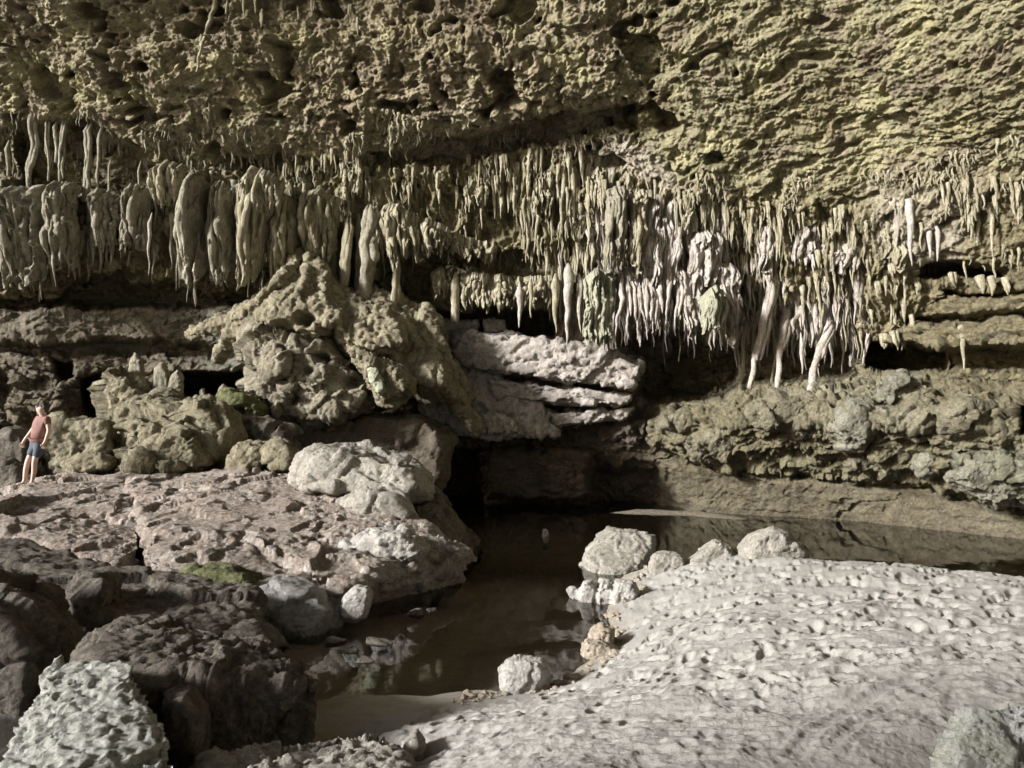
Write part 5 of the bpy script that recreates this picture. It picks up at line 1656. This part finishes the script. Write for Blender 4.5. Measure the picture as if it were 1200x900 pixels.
def person():
    d = 16.0
    S = d / F
    g = at(33, 568, d)
    e = bpy.data.objects.new('person', None)
    COL.objects.link(e)
    e.location = g
    tag(e, 'person in a faded pink shirt and dark blue shorts looking up at the ceiling', 'person')

    def J(px, py, dy=0.0):
        return ((px - 33) * S, dy, (568 - py) * S)

    body = [
        (J(43, 519, 0), (0.115, 0.10)),      # 0 pelvis
        (J(45, 508, 0), (0.10, 0.09)),       # 1 waist
        (J(47.5, 497, 0), (0.13, 0.105)),     # 2 chest
        (J(48, 489.5, 0), (0.085, 0.08)),     # 3 neck base
        (J(47.6, 486.5, -0.02), 0.06),        # 4 neck
        (J(46.6, 482, -0.035), 0.105),        # 5 head low
        (J(46.3, 477.5, -0.02), 0.135),       # 6 head top
        (J(40, 490.5, 0.10), 0.058),          # 7 far shoulder
        (J(33.5, 504, 0.06), 0.040),          # 8 elbow
        (J(27.5, 516, -0.02), 0.031),         # 9 wrist
        (J(55.5, 491.5, -0.10), 0.058),       # 10 near shoulder
        (J(59, 505, -0.12), 0.042),           # 11 elbow
        (J(56, 517, -0.14), 0.031),           # 12 wrist
        (J(37.5, 523, 0.08), 0.088),          # 13 hip
        (J(31, 540, 0.02), 0.058),            # 14 knee
        (J(28.2, 551, 0.04), 0.056),          # 15 calf
        (J(27.4, 563.5, 0.03), 0.036),        # 16 ankle
        (J(47, 523, -0.08), 0.088),           # 17 hip
        (J(43.5, 541, -0.12), 0.058),         # 18 knee
        (J(42.3, 552, -0.08), 0.056),         # 19 calf
        (J(40.2, 564.5, -0.08), 0.036),       # 20 ankle
        (J(26.2, 566.5, 0.0), 0.032),         # 21 heel/mid foot
        (J(21.5, 567.4, -0.06), 0.026),       # 22 toes
        (J(38.8, 567.5, -0.12), 0.032),       # 23
        (J(34.4, 568.6, -0.22), 0.026),       # 24
    ]
    ed = [(0, 1), (1, 2), (2, 3), (3, 4), (4, 5), (5, 6), (2, 7), (7, 8), (8, 9), (2, 10), (10, 11), (11, 12), (0, 13), (13, 14), (14, 15), (15, 16), (0, 17), (17, 18), (18, 19), (19, 20), (16, 21), (21, 22), (20, 23), (23, 24)]

    def hand(i, dirz, sgn):
        a = np.array(body[i][0])
        k = len(body)
        palm = a + np.array([-0.035, 0, -0.075])
        body.append((tuple(palm), (0.034, 0.018)))
        ed.append((i, k))
        for q in range(4):
            o0 = palm + np.array([0.008 * q - 0.014, 0.02 * q - 0.03, -0.035])
            body.append((tuple(o0), 0.0095))
            body.append((tuple(o0 + np.array([0.004, 0, -0.035])), 0.0088))
            body.append((tuple(o0 + np.array([0.022, 0, -0.062 + 0.006 * abs(q - 1)])), 0.007))
            n0 = len(body) - 3
            ed.extend([(k, n0), (n0, n0 + 1), (n0 + 1, n0 + 2)])
        o0 = palm + np.array([-0.03, -0.03, 0.0])
        body.append((tuple(o0), 0.0105))
        body.append((tuple(o0 + np.array([-0.008, -0.012, -0.04])), 0.0085))
        ed.extend([(k, len(body) - 2), (len(body) - 2, len(body) - 1)])

    hand(9, 1, 1)
    hand(12, 1, -1)
    b = skin_mesh('body', body, ed, SKIN, e)
    # face: tilted up and to the side
    fx = np.array(J(46.4, 479.6, -0.025))
    fd = np.array([-0.70, -0.50, 0.5])
    fd /= np.linalg.norm(fd)
    upv = np.array([0.45, 0.15, 0.88])
    upv -= fd * fd.dot(upv)
    upv /= np.linalg.norm(upv)
    sdv = np.cross(fd, upv)

    def blob(name, c, r, mat, par, sx=1, sy=1, sz=1):
        bm = bmesh.new()
        bmesh.ops.create_icosphere(bm, subdivisions=3, radius=1)
        for v in bm.verts:
            p = v.co
            w = c + fd * p.x * r * sx + sdv * p.y * r * sy + upv * p.z * r * sz
            v.co = Vector(w)
        me = bpy.data.meshes.new(name)
        bm.to_mesh(me)
        bm.free()
        smooth(me)
        return link(name, me, mat, par)

    blob('nose', fx + fd * 0.105 + upv * -0.012, 0.022, SKIN, e, 0.9, 0.7, 1.2)
    blob('mouth', fx + fd * 0.088 + upv * -0.05, 0.016, plain_mat('lips', (0.35, 0.14, 0.12), 0.5), e, 0.4, 1.0, 0.4)
    for s in (-1, 1):
        blob('eye', fx + fd * 0.088 + upv * 0.02 + sdv * 0.034 * s, 0.013, plain_mat('eye', (0.08, 0.06, 0.05), 0.3), e, 0.6, 1.1, 0.7)
        blob('ear', fx + sdv * 0.092 * s, 0.03, SKIN, e, 0.6, 0.35, 1.0)
    # hair: cap over the crown and back of the head, with a ragged surface
    bm = bmesh.new()
    bmesh.ops.create_icosphere(bm, subdivisions=4, radius=1)
    for v in bm.verts:
        p = v.co.copy()
        w = fx + upv * 0.028 - fd * 0.016 + (fd * p.x * 0.118 + sdv * p.y * 0.112 + upv * p.z * 0.118)
        k = 1.0 if (p.z * 0.75 - p.x * 0.7 + 0.1 * math.sin(9 * p.y)) > 0.08 else 0.80
        w = fx + (w - fx) * k * (1 + 0.05 * math.sin(23 * p.x + 4 * p.y) * math.sin(19 * p.y))
        v.co = Vector(w)
    me = bpy.data.meshes.new('hair')
    bm.to_mesh(me)
    bm.free()
    smooth(me)
    link('hair', me, HAIR, e)
    # clothes
    sh = [(J(42.2, 522, 0), 0.19), (J(43.6, 514, 0), 0.178), (J(45.4, 505, 0), 0.17), (J(47.4, 497, 0), 0.178), (J(48, 490.5, 0), 0.115),
          (J(40, 490.8, 0.10), 0.088), (J(36.3, 498.5, 0.085), 0.078), (J(55.5, 491.8, -0.10), 0.088), (J(58, 500, -0.11), 0.078)]
    skin_mesh('shirt', sh, [(0, 1), (1, 2), (2, 3), (3, 4), (3, 5), (5, 6), (3, 7), (7, 8)], SHIRT, e, 2, 2)
    st = [(J(43.2, 513, 0), (0.15, 0.12)), (J(43, 520, 0), (0.155, 0.13)), (J(37.3, 524, 0.07), 0.115), (J(32.5, 535.5, 0.03), 0.09), (J(47.5, 524, -0.08), 0.115), (J(45, 537, -0.11), 0.09)]
    skin_mesh('shorts', st, [(0, 1), (1, 2), (2, 3), (1, 4), (4, 5)], SHORTS, e)
    for (a, b2, c) in (((28, 567.0, 0.02), (26.2, 568.2, 0.0), (20.5, 568.8, -0.07)), ((41, 568.0, -0.08), (38.8, 569.0, -0.12), (33.4, 569.9, -0.235))):
        skin_mesh('sandal', [(J(*a), (0.045, 0.022)), (J(*b2), (0.045, 0.02)), (J(*c), (0.045, 0.018))], [(0, 1), (1, 2)], SHOE, e, 2)


person()

# ------------------------------------------------------------------ camera, light, sky
cam = bpy.data.cameras.new('camera')
cam.sensor_width = 36
cam.lens = F / 1200 * 36
cam.clip_end = 3000
cam.clip_start = 0.05
co = bpy.data.objects.new('camera', cam)
COL.objects.link(co)
co.location = CAM
co.rotation_euler = (math.pi / 2 + PITCH, 0, 0)
scene.camera = co

SUN_EL, SUN_AZ = math.radians(21), math.radians(65)     # azimuth: towards the mouth, left of straight behind
Ld = Vector((-math.sin(SUN_AZ) * math.cos(SUN_EL), -math.cos(SUN_AZ) * math.cos(SUN_EL), math.sin(SUN_EL)))
sun = bpy.data.lights.new('sun', 'SUN')
sun.energy = 5.0
sun.angle = math.radians(10)
sun.color = (1.0, 0.995, 0.985)
so = bpy.data.objects.new('sun', sun)
COL.objects.link(so)
so.rotation_euler = Ld.to_track_quat('Z', 'Y').to_euler()
so.location = (-30, -20, 30)

wd = bpy.data.worlds.new('World')
scene.world = wd
wd.use_nodes = True
wn = wd.node_tree
sky = wn.nodes.new('ShaderNodeTexSky')
sky.sky_type = 'NISHITA'
sky.sun_disc = False
sky.sun_elevation = SUN_EL
sky.sun_rotation = math.atan2(Ld.x, Ld.y)
sky.dust_density = 3.0
wn.links.new(sky.outputs[0], wn.nodes['Background'].inputs[0])
wn.nodes['Background'].inputs[1].default_value = 0.06

scene.view_settings.view_transform = 'Standard'
scene.view_settings.look = 'None'
scene.view_settings.exposure = 1.04
scene.view_settings.gamma = 1
scene.cycles.use_denoising = True
scene.cycles.max_bounces = 6
scene.cycles.diffuse_bounces = 2
scene.cycles.glossy_bounces = 3
scene.cycles.transparent_max_bounces = 8
